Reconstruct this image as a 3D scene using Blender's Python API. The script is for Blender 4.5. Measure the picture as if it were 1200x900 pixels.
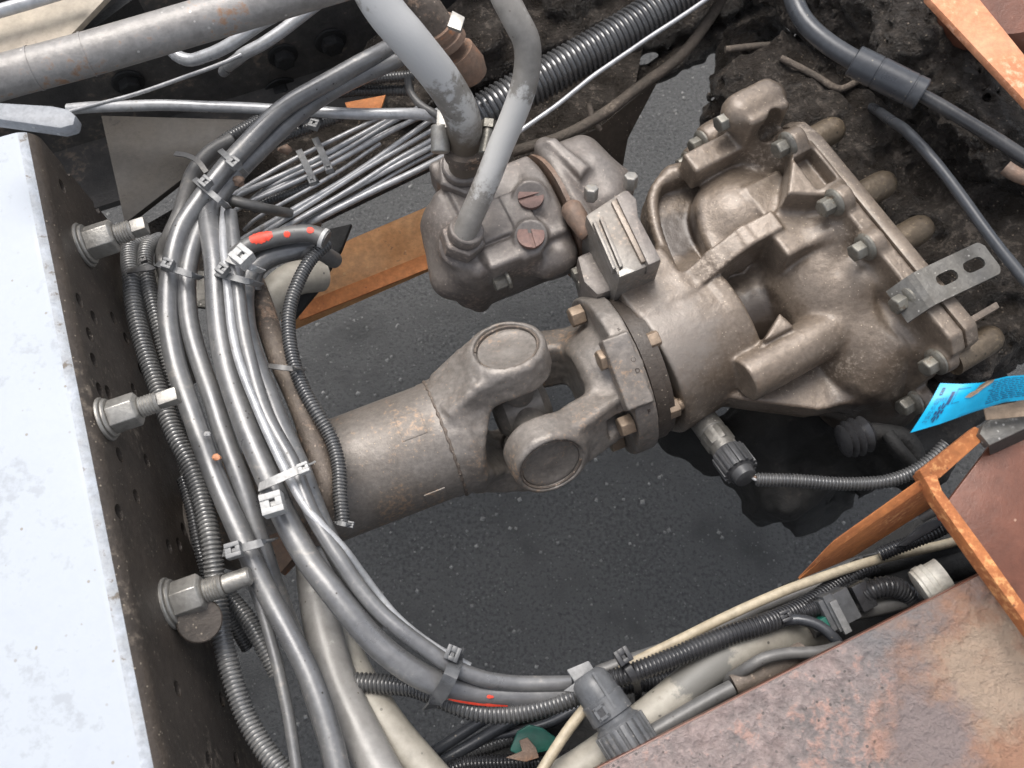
import bpy, bmesh, math, random
import numpy as np
from mathutils import Vector, Matrix

random.seed(4)
for o in list(bpy.data.objects):
    bpy.data.objects.remove(o)
SC = bpy.context.scene
COL = SC.collection
R_ = math.radians

# ------------------------------------------------------------------ camera
CZ, TILT, FPX = 1.41, R_(20), 1050.0
cam_d = bpy.data.cameras.new('camera')
cam = bpy.data.objects.new('camera', cam_d)
COL.objects.link(cam)
cam.location = (0, 0, CZ)
cam.rotation_euler = (TILT, 0, 0)
cam_d.sensor_width = 36
cam_d.lens = 36 * FPX / 1200
cam_d.clip_start = .01
cam_d.clip_end = 200
cam_d.dof.use_dof = True
cam_d.dof.focus_distance = .83
cam_d.dof.aperture_fstop = 12
SC.camera = cam

# ------------------------------------------------------------------ light
SUN_EL, SUN_AZ = 64, 115            # degrees; azimuth measured from +X towards +Y (where the light comes from)
world = bpy.data.worlds.new('World')
SC.world = world
world.use_nodes = True
wn = world.node_tree.nodes
bg = wn['Background']
sky = wn.new('ShaderNodeTexSky')
sky.sky_type = 'NISHITA'
sky.sun_disc = False
sky.sun_elevation = R_(SUN_EL)
sky.sun_rotation = R_(90 - SUN_AZ)
sky.air_density = 1.0
sky.dust_density = 4.0
sky.ozone_density = 1.2
pale = wn.new('ShaderNodeHueSaturation')      # a thin overcast: the same sky, less blue
pale.inputs['Saturation'].default_value = .38
world.node_tree.links.new(sky.outputs[0], pale.inputs['Color'])
world.node_tree.links.new(pale.outputs[0], bg.inputs[0])
bg.inputs[1].default_value = .15
sun_d = bpy.data.lights.new('sun', 'SUN')
sun_d.energy = 1.3
sun_d.angle = R_(35)
sun_d.color = (1, .96, .91)
sun = bpy.data.objects.new('sun', sun_d)
COL.objects.link(sun)
sd = Vector((math.cos(R_(SUN_EL)) * math.cos(R_(SUN_AZ)), math.cos(R_(SUN_EL)) * math.sin(R_(SUN_AZ)), math.sin(R_(SUN_EL))))
sun.rotation_euler = sd.to_track_quat('Z', 'Y').to_euler()
sun.location = (0, 0, 6)
SC.view_settings.view_transform = 'Standard'
SC.view_settings.look = 'None'
SC.view_settings.exposure = .74
SC.view_settings.gamma = 1
SC.view_settings.use_curve_mapping = False
SC.render.resolution_x, SC.render.resolution_y = 1024, 768
SC.render.engine = 'CYCLES'

# ------------------------------------------------------------------ measuring
ct, st = math.cos(TILT), math.sin(TILT)
CAM = np.array([0, 0, CZ])
def ray(px, py):
    x, y = (px - 600) / FPX, -(py - 450) / FPX
    return np.array([x, y * ct + st, y * st - ct])
def at(px, py, z):
    """the point seen at photo pixel (px,py) that lies at height z (metres above the asphalt)"""
    d = ray(px, py)
    return CAM + d * (z - CZ) / d[2]
def hit(px, py, p0, n):
    d = ray(px, py)
    return CAM + d * (np.dot(np.array(p0) - CAM, n) / np.dot(d, n))
def depth(P):
    return float((P - CAM) @ np.array([0, st, -ct]))
def mm(P):
    return depth(P) / FPX             # metres per photo pixel there
def nrm(v):
    v = np.array(v, float)
    return v / np.linalg.norm(v)
def frame(ax):
    ax = nrm(ax)
    t = np.array([0, 0, 1.]) if abs(ax[2]) < .9 else np.array([1., 0, 0])
    u = nrm(np.cross(t, ax))
    return u, np.cross(ax, u), ax

# ------------------------------------------------------------------ materials
def mat(name, c1, c2, c3=None, rough=.6, metal=0.0, s1=25, s2=140, bump=.15, bscale=350, spots=None, spot_c=(.4, .35, .3), spot_s=260, rvar=.15, c3cut=.55, coat=0, stretch=None, bdist=.002, mott=.3, mrange=.25):
    m = bpy.data.materials.new(name)
    m.use_nodes = True
    nt = m.node_tree
    N, L = nt.nodes, nt.links
    b = N['Principled BSDF']
    tc = N.new('ShaderNodeTexCoord')
    src = tc.outputs['Object']
    if stretch:
        mp = N.new('ShaderNodeMapping')
        mp.inputs['Scale'].default_value = stretch
        L.new(src, mp.inputs['Vector'])
        src = mp.outputs[0]
    def noise(s, det=6, ro=.6, dist=0):
        n = N.new('ShaderNodeTexNoise')
        n.inputs['Scale'].default_value = s
        n.inputs['Detail'].default_value = det
        n.inputs['Roughness'].default_value = ro
        n.inputs['Distortion'].default_value = dist
        L.new(src, n.inputs['Vector'])
        return n.outputs['Fac']
    def ramp(f, lo, hi):
        r = N.new('ShaderNodeMapRange')
        r.inputs['From Min'].default_value = lo
        r.inputs['From Max'].default_value = hi
        r.interpolation_type = 'SMOOTHSTEP'
        L.new(f, r.inputs['Value'])
        return r.outputs[0]
    def mix(f, a, bb):
        x = N.new('ShaderNodeMix')
        x.data_type = 'RGBA'
        L.new(f, x.inputs[0])
        for i, v in ((6, a), (7, bb)):
            if isinstance(v, tuple):
                x.inputs[i].default_value = (*v, 1)
            else:
                L.new(v, x.inputs[i])
        return x.outputs[2]
    n1 = noise(s1)
    n2 = noise(s2, 8, .65)
    col = mix(ramp(n1, .35, .65), c1, c2)
    if c3:
        mu = N.new('ShaderNodeMath')
        mu.operation = 'ADD'
        L.new(n1, mu.inputs[0])
        L.new(n2, mu.inputs[1])
        col = mix(ramp(mu.outputs[0], c3cut * 2 - .06, c3cut * 2 + .12), col, c3)
    mult = N.new('ShaderNodeMix')
    mult.data_type = 'RGBA'
    mult.blend_type = 'MULTIPLY'
    mult.inputs[0].default_value = 1
    gr = N.new('ShaderNodeMapRange')
    gr.inputs['From Min'].default_value = .5 - mrange
    gr.inputs['From Max'].default_value = .5 + mrange
    gr.inputs['To Min'].default_value = 1 - mott
    gr.inputs['To Max'].default_value = 1 + mott
    L.new(n2, gr.inputs['Value'])
    L.new(col, mult.inputs[6])
    L.new(gr.outputs[0], mult.inputs[7])
    col = mult.outputs[2]
    if spots:
        v = N.new('ShaderNodeTexVoronoi')
        v.inputs['Scale'].default_value = spot_s
        L.new(src, v.inputs['Vector'])
        sep = N.new('ShaderNodeSeparateColor')
        L.new(v.outputs['Color'], sep.inputs[0])
        a = ramp(sep.outputs[0], 1 - spots - .01, 1 - spots + .01)
        dd = N.new('ShaderNodeMapRange')
        dd.inputs['From Min'].default_value = .28
        dd.inputs['From Max'].default_value = .42
        dd.inputs['To Min'].default_value = 1
        dd.inputs['To Max'].default_value = 0
        L.new(v.outputs['Distance'], dd.inputs['Value'])
        mm_ = N.new('ShaderNodeMath')
        mm_.operation = 'MULTIPLY'
        L.new(a, mm_.inputs[0])
        L.new(dd.outputs[0], mm_.inputs[1])
        col = mix(mm_.outputs[0], col, spot_c)
    L.new(col, b.inputs['Base Color'])
    rr = N.new('ShaderNodeMapRange')
    rr.inputs['From Min'].default_value = .3
    rr.inputs['From Max'].default_value = .7
    rr.inputs['To Min'].default_value = max(.05, rough - rvar)
    rr.inputs['To Max'].default_value = min(1, rough + rvar)
    L.new(n1, rr.inputs['Value'])
    L.new(rr.outputs[0], b.inputs['Roughness'])
    b.inputs['Metallic'].default_value = metal
    b.inputs['Coat Weight'].default_value = coat
    b.inputs['Coat Roughness'].default_value = .25
    if bump:
        n3 = noise(bscale, 6, .7)
        ad = N.new('ShaderNodeMath')
        ad.operation = 'MULTIPLY_ADD'
        L.new(n2, ad.inputs[0])
        ad.inputs[1].default_value = 1.6
        L.new(n3, ad.inputs[2])
        bp = N.new('ShaderNodeBump')
        bp.inputs['Strength'].default_value = min(1, bump)
        bp.inputs['Distance'].default_value = bdist
        L.new(ad.outputs[0], bp.inputs['Height'])
        L.new(bp.outputs[0], b.inputs['Normal'])
    return m

M = {}
M['asphalt'] = mat('asphalt', (.086, .085, .083), (.116, .115, .112), c3=(.060, .0595, .058), c3cut=.53, rough=.6, s1=6, s2=170, bump=1.0, bscale=380, spots=.06, spot_c=(.17, .168, .162), spot_s=230, bdist=.005, mott=.5, mrange=.15, rvar=.2)
M['grit'] = mat('grit', (.11, .11, .107), (.28, .275, .26), rough=.8, s1=40, s2=200, bump=.2)
M['white_paint'] = mat('white_paint', (.365, .395, .435), (.395, .425, .462), c3=(.325, .347, .375), c3cut=.57, rough=.5, s1=9, s2=110, bump=.03, spots=.012, spot_c=(.25, .23, .20), spot_s=330, mott=.3)
for _n in M['white_paint'].node_tree.nodes:
    if _n.type == 'MAP_RANGE' and abs(_n.inputs['To Min'].default_value - .7) < 1e-3:
        _n.inputs['To Min'].default_value, _n.inputs['To Max'].default_value = .96, 1.03
M['dirty_steel'] = mat('dirty_steel', (.068, .054, .043), (.050, .040, .032), c3=(.12, .098, .077), c3cut=.59, rough=.5, s1=14, s2=130, bump=.3, spots=.04, spot_c=(.26, .22, .17), spot_s=520)
M['rail_steel'] = mat('rail_steel', (.050, .047, .045), (.085, .077, .069), c3=(.16, .125, .098), c3cut=.58, rough=.6, s1=18, s2=110, bump=.35)
M['dusty_plate'] = mat('dusty_plate', (.040, .035, .030), (.060, .052, .043), c3=(.026, .023, .020), c3cut=.58, rough=.7, s1=12, s2=160, bump=.2)
M['beige_plate'] = mat('beige_plate', (.33, .28, .21), (.40, .34, .27), c3=(.22, .18, .14), c3cut=.6, rough=.6, s1=14, s2=90, bump=.1)
M['pipe_steel'] = mat('pipe_steel', (.25, .235, .22), (.30, .288, .275), c3=(.27, .165, .105), c3cut=.56, rough=.45, metal=.2, s1=12, s2=120, bump=.18, spots=.02, spot_c=(.5, .48, .45), spot_s=300)
M['cast'] = mat('cast', (.205, .163, .126), (.150, .116, .087), c3=(.275, .225, .178), c3cut=.58, rough=.40, metal=.27, s1=13, s2=260, bump=.24, bscale=700, spots=.02, spot_c=(.42, .34, .26), spot_s=620, rvar=.16, mott=.28, coat=.4)
M['cast_grey'] = mat('cast_grey', (.24, .222, .20), (.19, .168, .145), c3=(.29, .235, .19), c3cut=.58, rough=.42, metal=.3, s1=20, s2=240, bump=.14, bscale=620, spots=.01, spot_c=(.4, .36, .32), spot_s=480, mott=.2)
M['yoke'] = mat('yoke', (.235, .212, .190), (.188, .164, .142), c3=(.285, .205, .145), c3cut=.575, rough=.44, metal=.3, s1=17, s2=240, bump=.2, bscale=700, spots=.02, spot_c=(.38, .29, .21), spot_s=620, mott=.28)
M['pump'] = mat('pump', (.20, .178, .16), (.155, .132, .116), c3=(.25, .205, .175), c3cut=.58, rough=.44, metal=.22, s1=20, s2=240, bump=.2, bscale=700, spots=.012, spot_c=(.36, .31, .26), spot_s=480, mott=.26, coat=.12)
M['plug_red'] = mat('plug_red', (.20, .115, .095), (.17, .11, .095), rough=.55, metal=.2, s1=40, s2=200, bump=.2)
M['copper_rust'] = mat('copper_rust', (.19, .135, .102), (.235, .15, .105), c3=(.36, .15, .065), c3cut=.59, rough=.6, metal=.1, s1=34, s2=160, bump=.3)
M['rust'] = mat('rust', (.50, .185, .055), (.37, .125, .042), c3=(.54, .26, .10), c3cut=.575, rough=.72, s1=16, s2=170, bump=.3, spots=.02, spot_c=(.2, .075, .035), spot_s=420)
M['rust_bright'] = mat('rust_bright', (.64, .30, .165), (.56, .225, .11), c3=(.68, .38, .24), c3cut=.57, rough=.7, s1=20, s2=150, bump=.3)
M['rust_beam'] = mat('rust_beam', (.62, .33, .15), (.52, .245, .095), c3=(.15, .09, .055), c3cut=.585, rough=.7, s1=14, s2=130, bump=.35, spots=.02, spot_c=(.65,.4,.2), spot_s=240)
M['rust_plate'] = mat('rust_plate', (.125, .047, .028), (.165, .062, .037), c3=(.19, .135, .10), c3cut=.60, rough=.4, metal=.1, s1=7, s2=60, bump=.15, spots=.012, spot_c=(.5, .33, .24), spot_s=300)
M['black_rubber'] = mat('black_rubber', (.040, .043, .049), (.052, .055, .061), rough=.34, metal=.12, s1=30, s2=260, bump=.04, spots=.008, spot_c=(.2, .18, .15), spot_s=420, mott=.2)
M['grey_cable'] = mat('grey_cable', (.165, .165, .167), (.205, .203, .20), c3=(.265, .25, .228), c3cut=.585, rough=.34, metal=.38, s1=24, s2=160, bump=.05, spots=.015, spot_c=(.05, .045, .04), spot_s=420, rvar=.10, mott=.18)
M['dull_cable'] = mat('dull_cable', (.115, .112, .108), (.145, .14, .133), c3=(.20, .185, .165), c3cut=.59, rough=.45, metal=.2, s1=24, s2=160, bump=.05, spots=.01, spot_c=(.06, .05, .045), spot_s=520, rvar=.08, mott=.2)
M['conduit'] = mat('conduit', (.095, .096, .098), (.125, .124, .122), c3=(.19, .18, .165), c3cut=.60, rough=.30, metal=.35, s1=26, s2=230, bump=.03, mott=.15)
M['conduit_grey'] = mat('conduit_grey', (.20, .20, .198), (.245, .242, .234), c3=(.28, .262, .24), c3cut=.6, rough=.34, metal=.35, s1=26, s2=230, bump=.03, mott=.15)
M['conduit_black'] = mat('conduit_black', (.030, .030, .032), (.045, .045, .047), c3=(.08, .075, .07), c3cut=.61, rough=.28, metal=.12, s1=26, s2=230, bump=.03, mott=.15)
M['conduit_gloss'] = mat('conduit_gloss', (.13, .13, .132), (.16, .16, .16), c3=(.2, .195, .185), c3cut=.61, rough=.26, metal=.5, s1=26, s2=230, bump=.03, mott=.15)
M['big_hose'] = mat('big_hose', (.25, .24, .225), (.31, .30, .285), c3=(.40, .385, .36), c3cut=.585, rough=.42, metal=.08, s1=12, s2=90, bump=.08, spots=.01, spot_c=(.12, .10, .08), spot_s=400, mott=.2)
M['beige_hose'] = mat('beige_hose', (.31, .285, .24), (.37, .345, .295), c3=(.21, .19, .16), c3cut=.585, rough=.55, metal=.05, s1=13, s2=80, bump=.1, spots=.02, spot_c=(.1,.09,.08), spot_s=300, mott=.25)

M['cream_cable'] = mat('cream_cable', (.42, .36, .26), (.36, .30, .21), c3=(.24, .195, .14), c3cut=.62, rough=.5, s1=20, s2=150, bump=.06)
M['silver_line'] = mat('silver_line', (.38, .383, .388), (.44, .443, .448), c3=(.26, .245, .225), c3cut=.59, rough=.36, metal=.3, s1=20, s2=120, bump=.04)
M['rusty_pipe'] = mat('rusty_pipe', (.155, .125, .10), (.11, .088, .072), c3=(.25, .175, .125), c3cut=.57, rough=.62, s1=26, s2=200, bump=.4, spots=.08, spot_c=(.36, .29, .23), spot_s=380)
M['zinc'] = mat('zinc', (.36, .345, .315), (.30, .285, .26), c3=(.23, .195, .155), c3cut=.60, rough=.42, metal=.6, s1=30, s2=200, bump=.15)
M['bolt'] = mat('bolt', (.17, .16, .14), (.22, .21, .18), c3=(.12, .095, .07), c3cut=.58, rough=.4, metal=.5, s1=40, s2=260, bump=.2)
M['brass'] = mat('brass', (.165, .128, .088), (.12, .092, .064), c3=(.24, .185, .12), c3cut=.58, rough=.38, metal=.35, s1=40, s2=240, bump=.3, spots=.03, spot_c=(.05,.04,.03), spot_s=300)
M['gold_bolt'] = mat('gold_bolt', (.30, .225, .16), (.24, .18, .13), c3=(.16, .115, .08), c3cut=.58, rough=.45, metal=.35, s1=60, s2=260, bump=.15)
M['bracket_steel'] = mat('bracket_steel', (.155, .148, .135), (.115, .108, .095), c3=(.26, .25, .235), c3cut=.60, rough=.40, metal=.35, s1=40, s2=220, bump=.2, spots=.04, spot_c=(.42, .40, .37), spot_s=420)
M['nylon'] = mat('nylon', (.165, .166, .166), (.205, .205, .203), c3=(.26, .25, .235), c3cut=.6, rough=.4, s1=40, s2=260, bump=.05)
M['nylon_light'] = mat('nylon_light', (.40, .395, .38), (.46, .455, .44), c3=(.3, .285, .26), c3cut=.62, rough=.45, s1=40, s2=260, bump=.05)
M['nylon_black'] = mat('nylon_black', (.025, .025, .027), (.04, .04, .042), rough=.35, s1=40, s2=260, bump=.05)
M['connector_grey'] = mat('connector_grey', (.085, .088, .092), (.11, .112, .115), c3=(.16, .152, .14), c3cut=.60, rough=.36, s1=30, s2=220, bump=.04, spots=.01, spot_c=(.3,.28,.25), spot_s=500)
M['connector_dark'] = mat('connector_dark', (.05, .051, .053), (.07, .07, .072), rough=.4, s1=30, s2=220, bump=.04)
M['grease'] = mat('grease', (.040, .033, .027), (.072, .060, .050), c3=(.15, .125, .103), c3cut=.57, rough=.38, s1=38, s2=170, bump=1.0, bscale=360, spots=.05, spot_c=(.26, .21, .165), spot_s=420, rvar=.25, bdist=.007)
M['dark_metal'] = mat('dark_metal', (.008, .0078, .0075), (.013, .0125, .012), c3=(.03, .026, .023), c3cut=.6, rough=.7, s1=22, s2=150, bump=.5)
M['blue_tag'] = mat('blue_tag', (.0, .36, .62), (.0, .40, .68), c3=(.02, .30, .50), c3cut=.62, rough=.42, s1=30, s2=160, bump=.05, mott=.12)
M['tag_print'] = mat('tag_print', (.012, .05, .14), (.015, .06, .16), rough=.5, s1=10, s2=90, bump=0)
M['tag_back'] = mat('tag_back', (.22, .16, .11), (.28, .21, .15), rough=.8, s1=60, s2=200, bump=.2)
M['red_paint'] = mat('red_paint', (.62, .045, .022), (.72, .07, .035), rough=.5, s1=60, s2=300, bump=.1)
M['green_plastic'] = mat('green_plastic', (.012, .115, .085), (.016, .14, .10), rough=.45, s1=20, s2=120, bump=.08)
M['white_plastic'] = mat('white_plastic', (.55, .53, .47), (.47, .44, .38), c3=(.33, .29, .235), c3cut=.6, rough=.5, s1=40, s2=200, bump=.1)
M['fiber'] = mat('fiber', (.09, .075, .06), (.13, .105, .085), c3=(.2, .165, .13), c3cut=.58, rough=.85, s1=40, s2=260, bump=.6)
M['flaky_rust'] = mat('flaky_rust', (.42, .325, .30), (.345, .30, .283), c3=(.47, .305, .255), c3cut=.545, rough=.75, s1=22, s2=130, bump=1.0, bscale=330, spots=.05, spot_c=(.16, .14, .13), spot_s=330, bdist=.005, mott=.3, mrange=.16)
# orange zones of the flaky rail top: stains with a shape of their own; also painted shade on the gear case
def stain_shade(m, c, centre, radius, cut=(.42, .60), scale=5):
    nt = m.node_tree
    N, L = nt.nodes, nt.links
    b = N['Principled BSDF']
    old = b.inputs['Base Color'].links[0].from_socket
    g = N.new('ShaderNodeNewGeometry')
    d = N.new('ShaderNodeVectorMath'); d.operation = 'DISTANCE'
    d.inputs[1].default_value = centre
    L.new(g.outputs['Position'], d.inputs[0])
    n = N.new('ShaderNodeTexNoise'); n.inputs['Scale'].default_value = scale; n.inputs['Detail'].default_value = 12; n.inputs['Roughness'].default_value = .68
    L.new(g.outputs['Position'], n.inputs['Vector'])
    r = N.new('ShaderNodeMapRange')
    r.inputs['From Min'].default_value = radius * 1.25
    r.inputs['From Max'].default_value = radius * .3
    L.new(d.outputs['Value'], r.inputs['Value'])
    a = N.new('ShaderNodeMath'); a.operation = 'MULTIPLY_ADD'
    L.new(n.outputs['Fac'], a.inputs[0]); a.inputs[1].default_value = 1.5
    L.new(r.outputs[0], a.inputs[2])
    r2 = N.new('ShaderNodeMapRange'); r2.interpolation_type = 'SMOOTHSTEP'
    r2.inputs['From Min'].default_value = cut[0] + .75
    r2.inputs['From Max'].default_value = cut[1] + .75
    L.new(a.outputs[0], r2.inputs['Value'])
    x = N.new('ShaderNodeMix'); x.data_type = 'RGBA'
    L.new(r2.outputs[0], x.inputs[0]); L.new(old, x.inputs[6]); x.inputs[7].default_value = (*c, 1)
    L.new(x.outputs[2], b.inputs['Base Color'])

M['paddle_grey'] = mat('paddle_grey', (.23, .24, .255), (.27, .28, .295), c3=(.18, .185, .19), rough=.5, s1=30, s2=200, bump=.1, spots=.03, spot_c=(.4, .4, .4), spot_s=300)
# ------------------------------------------------------------------ geometry (vertex, face lists in world metres)
def join(*gs):
    V, Fs = [], []
    for v, f in gs:
        k = len(V)
        V += [tuple(p) for p in v]
        Fs += [tuple(i + k for i in q) for q in f]
    return V, Fs
def crom(P, n):
    """resample a polyline as a Catmull-Rom spline"""
    P = np.array(P, float)
    if len(P) == 2:
        t = np.linspace(0, 1, max(2, n))[:, None]
        return P[0] * (1 - t) + P[1] * t
    Q = np.vstack([2 * P[0] - P[1], P, 2 * P[-1] - P[-2]])
    d = np.maximum(np.linalg.norm(np.diff(Q, axis=0), axis=1) ** .5, 1e-5)
    kn = np.concatenate([[0], np.cumsum(d)])
    out = []
    per = max(4, 3 * n // max(1, len(P) - 1))
    for i in range(1, len(Q) - 2):
        t0, t1, t2, t3 = kn[i - 1:i + 3]
        t = np.linspace(t1, t2, per, endpoint=False)[:, None]
        A1 = (t1 - t) / (t1 - t0) * Q[i - 1] + (t - t0) / (t1 - t0) * Q[i]
        A2 = (t2 - t) / (t2 - t1) * Q[i] + (t - t1) / (t2 - t1) * Q[i + 1]
        A3 = (t3 - t) / (t3 - t2) * Q[i + 1] + (t - t2) / (t3 - t2) * Q[i + 2]
        B1 = (t2 - t) / (t2 - t0) * A1 + (t - t0) / (t2 - t0) * A2
        B2 = (t3 - t) / (t3 - t1) * A2 + (t - t1) / (t3 - t1) * A3
        out.append((t2 - t) / (t2 - t1) * B1 + (t - t1) / (t2 - t1) * B2)
    out = np.vstack(out + [Q[-2][None]])
    s = np.concatenate([[0], np.cumsum(np.linalg.norm(np.diff(out, axis=0), axis=1))])
    u = np.linspace(0, s[-1], max(2, n))
    return np.stack([np.interp(u, s, out[:, k]) for k in range(3)], 1)
def length(P):
    return float(np.linalg.norm(np.diff(np.array(P, float), axis=0), axis=1).sum())
def sweep(P, rad, sides=14, arc=None, cap=True):
    """sweep a circle (radius array) along points; arc=(a0,a1) keeps only part of the circle, angle 0 = up"""
    P = np.array(P, float)
    n = len(P)
    rad = np.broadcast_to(np.array(rad, float), (n,))
    T = np.gradient(P, axis=0)
    T /= np.linalg.norm(T, axis=1)[:, None] + 1e-12
    up = np.array([0, 0, 1.])
    u = up - T[0] * (up @ T[0])
    if np.linalg.norm(u) < 1e-3:
        u = np.array([1., 0, 0]) - T[0] * T[0][0]
    u = nrm(u)
    V = []
    if arc:
        ang = np.linspace(arc[0], arc[1], sides)
    else:
        ang = np.arange(sides) * 2 * math.pi / sides
    for i in range(n):
        if arc:
            u = up - T[i] * (up @ T[i])
        else:
            u = u - T[i] * (u @ T[i])
        u = nrm(u)
        v = np.cross(T[i], u)
        V.append(P[i] + rad[i] * (np.cos(ang)[:, None] * u + np.sin(ang)[:, None] * v))
    V = np.vstack(V)
    Fs = []
    m = sides
    for i in range(n - 1):
        for j in range(m if not arc else m - 1):
            k = (j + 1) % m
            Fs.append((i * m + j, i * m + k, (i + 1) * m + k, (i + 1) * m + j))
    if cap and not arc:
        Fs.append(tuple(range(m))[::-1])
        Fs.append(tuple((n - 1) * m + j for j in range(m)))
    return [tuple(p) for p in V], Fs
def tube(P, r, sides=14, seg=.006, corr=None, taper=None):
    L = length(P)
    if corr:
        pitch, dpt = corr
        nr = max(3, int(L / pitch))
        fine = crom(P, nr * 3)
        sl = np.concatenate([[0], np.cumsum(np.linalg.norm(np.diff(fine, axis=0), axis=1))])
        u = np.concatenate([(k + np.array([0, .34, .44, .67, .90])) for k in range(nr)]) / nr * sl[-1]
        pts = np.stack([np.interp(u, sl, fine[:, k]) for k in range(3)], 1)
        rad = np.tile([r - dpt, r - dpt, r * .97, r * 1.02, r * .97], nr)
    else:
        n = max(6, int(L / seg))
        pts = crom(P, n)
        rad = np.full(n, r)
        if taper:
            rad = r * np.interp(np.linspace(0, 1, n), [0, 1], taper)
    return sweep(pts, rad, sides)
def cyl(p0, p1, r0, r1=None, sides=24, ch=0.0, rot=0.0):
    p0, p1 = np.array(p0, float), np.array(p1, float)
    r1 = r0 if r1 is None else r1
    u, v, a = frame(p1 - p0)
    L = np.linalg.norm(p1 - p0)
    prof = [(0, r0 - ch), (ch, r0), (L - ch, r1), (L, r1 - ch)] if ch else [(0, r0), (L, r1)]
    return lathe(p0, a, prof, sides, rot)
def lathe(p0, ax, prof, sides=28, rot=0.0, u=None):
    p0 = np.array(p0, float)
    if u is None:
        u, v, a = frame(ax)
    else:
        a = nrm(ax); u = nrm(np.array(u) - a * np.dot(u, a)); v = np.cross(a, u)
    V, Fs = [], []
    ang = rot + np.arange(sides) * 2 * math.pi / sides
    for s, r in prof:
        for t in ang:
            V.append(tuple(p0 + a * s + r * (math.cos(t) * u + math.sin(t) * v)))
    m = sides
    for i in range(len(prof) - 1):
        for j in range(m):
            k = (j + 1) % m
            Fs.append((i * m + j, i * m + k, (i + 1) * m + k, (i + 1) * m + j))
    Fs.append(tuple(range(m))[::-1])
    Fs.append(tuple((len(prof) - 1) * m + j for j in range(m)))
    return V, Fs
def hexa(p0, p1, r, ch=.0012, rot=0.0):
    p0, p1 = np.array(p0, float), np.array(p1, float)
    u, v, a = frame(p1 - p0)
    L = np.linalg.norm(p1 - p0)
    return lathe(p0, a, [(0, r), (L - ch * .8, r), (L, r - ch * 1.3)], 6, rot)
def box(c, X, Y, Z):
    """box from its centre and three half-extent vectors"""
    c, X, Y, Z = (np.array(k, float) for k in (c, X, Y, Z))
    V = [c + sx * X + sy * Y + sz * Z for sx in (-1, 1) for sy in (-1, 1) for sz in (-1, 1)]
    Fs = [(0, 1, 3, 2), (4, 6, 7, 5), (0, 4, 5, 1), (2, 3, 7, 6), (0, 2, 6, 4), (1, 5, 7, 3)]
    return [tuple(v) for v in V], Fs
def slab(poly, d):
    """prism of a 3D polygon and a thickness vector"""
    n = len(poly)
    d = np.array(d, float)
    V = [tuple(np.array(p, float)) for p in poly] + [tuple(np.array(p, float) + d) for p in poly]
    Fs = [tuple(range(n)), tuple(range(n, 2 * n))[::-1]] + [(i, i + n, (i + 1) % n + n, (i + 1) % n) for i in range(n)]
    return V, Fs
def grid(fn, nu, nv, thick=None):
    V = [tuple(fn(i / nu, j / nv)) for i in range(nu + 1) for j in range(nv + 1)]
    w = nv + 1
    Fs = [(i * w + j, (i + 1) * w + j, (i + 1) * w + j + 1, i * w + j + 1) for i in range(nu) for j in range(nv)]
    if thick is not None:
        n = len(V)
        t = np.array(thick, float)
        V2 = [tuple(np.array(p) + t) for p in V]
        F2 = [tuple(i + n for i in q)[::-1] for q in Fs]
        rim = [i * w for i in range(nu + 1)] + [nu * w + j for j in range(1, nv + 1)] + [i * w + nv for i in range(nu - 1, -1, -1)] + [j for j in range(nv - 1, 0, -1)]
        side = [(a, b, b + n, a + n) for a, b in zip(rim, rim[1:] + rim[:1])]
        return V + V2, Fs + F2 + side
    return V, Fs

# ------------------------------------------------------------------ objects
def mesh_obj(name, g, m, origin, bevel=0, smooth=True, angle=38):
    V, Fs = g
    V = np.array(V, float) - np.array(origin, float)
    me = bpy.data.meshes.new(name)
    me.from_pydata([tuple(p) for p in V], [], [tuple(int(i) for i in f) for f in Fs])
    bm = bmesh.new()
    bm.from_mesh(me)
    bmesh.ops.recalc_face_normals(bm, faces=bm.faces)
    if bevel:
        es = [e for e in bm.edges if len(e.link_faces) == 2 and e.calc_face_angle(0) > R_(30)]
        bmesh.ops.bevel(bm, geom=es, offset=bevel, segments=2, profile=.6, affect='EDGES', clamp_overlap=True)
    for f in bm.faces:
        f.smooth = smooth
    if smooth:
        for e in bm.edges:
            if len(e.link_faces) == 2 and e.calc_face_angle(0) > R_(angle):
                e.smooth = False
    bm.to_mesh(me)
    bm.free()
    me.materials.append(m if not isinstance(m, str) else M[m])
    o = bpy.data.objects.new(name, me)
    o.location = tuple(origin)
    COL.objects.link(o)
    return o
def tag(o, label, cat, group=None, kind=None):
    if label: o['label'] = label
    if cat: o['category'] = cat
    if group: o['group'] = group
    if kind: o['kind'] = kind
    return o
def single(name, label, cat, g, m, group=None, **kw):
    V = np.array(g[0])
    org = V.mean(0)
    org[2] = V[:, 2].min()
    return tag(mesh_obj(name, g, m, org, **kw), label, cat, group)
class Thing:
    def __init__(self, name, label, cat, loc, group=None):
        self.loc = np.array(loc, float)
        self.o = bpy.data.objects.new(name, None)
        self.o.empty_display_size = .02
        self.o.location = tuple(loc)
        COL.objects.link(self.o)
        tag(self.o, label, cat, group)
    def part(self, name, g, m, parent=None, label=None, **kw):
        o = mesh_obj(name, g, m, self.loc, **kw)
        o.parent = parent or self.o
        o.location = (0, 0, 0)
        if label: o['label'] = label
        return o
def structure(name, g, m, **kw):
    o = mesh_obj(name, g, m, (0, 0, 0), **kw)
    o['kind'] = 'structure'
    return o

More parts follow.
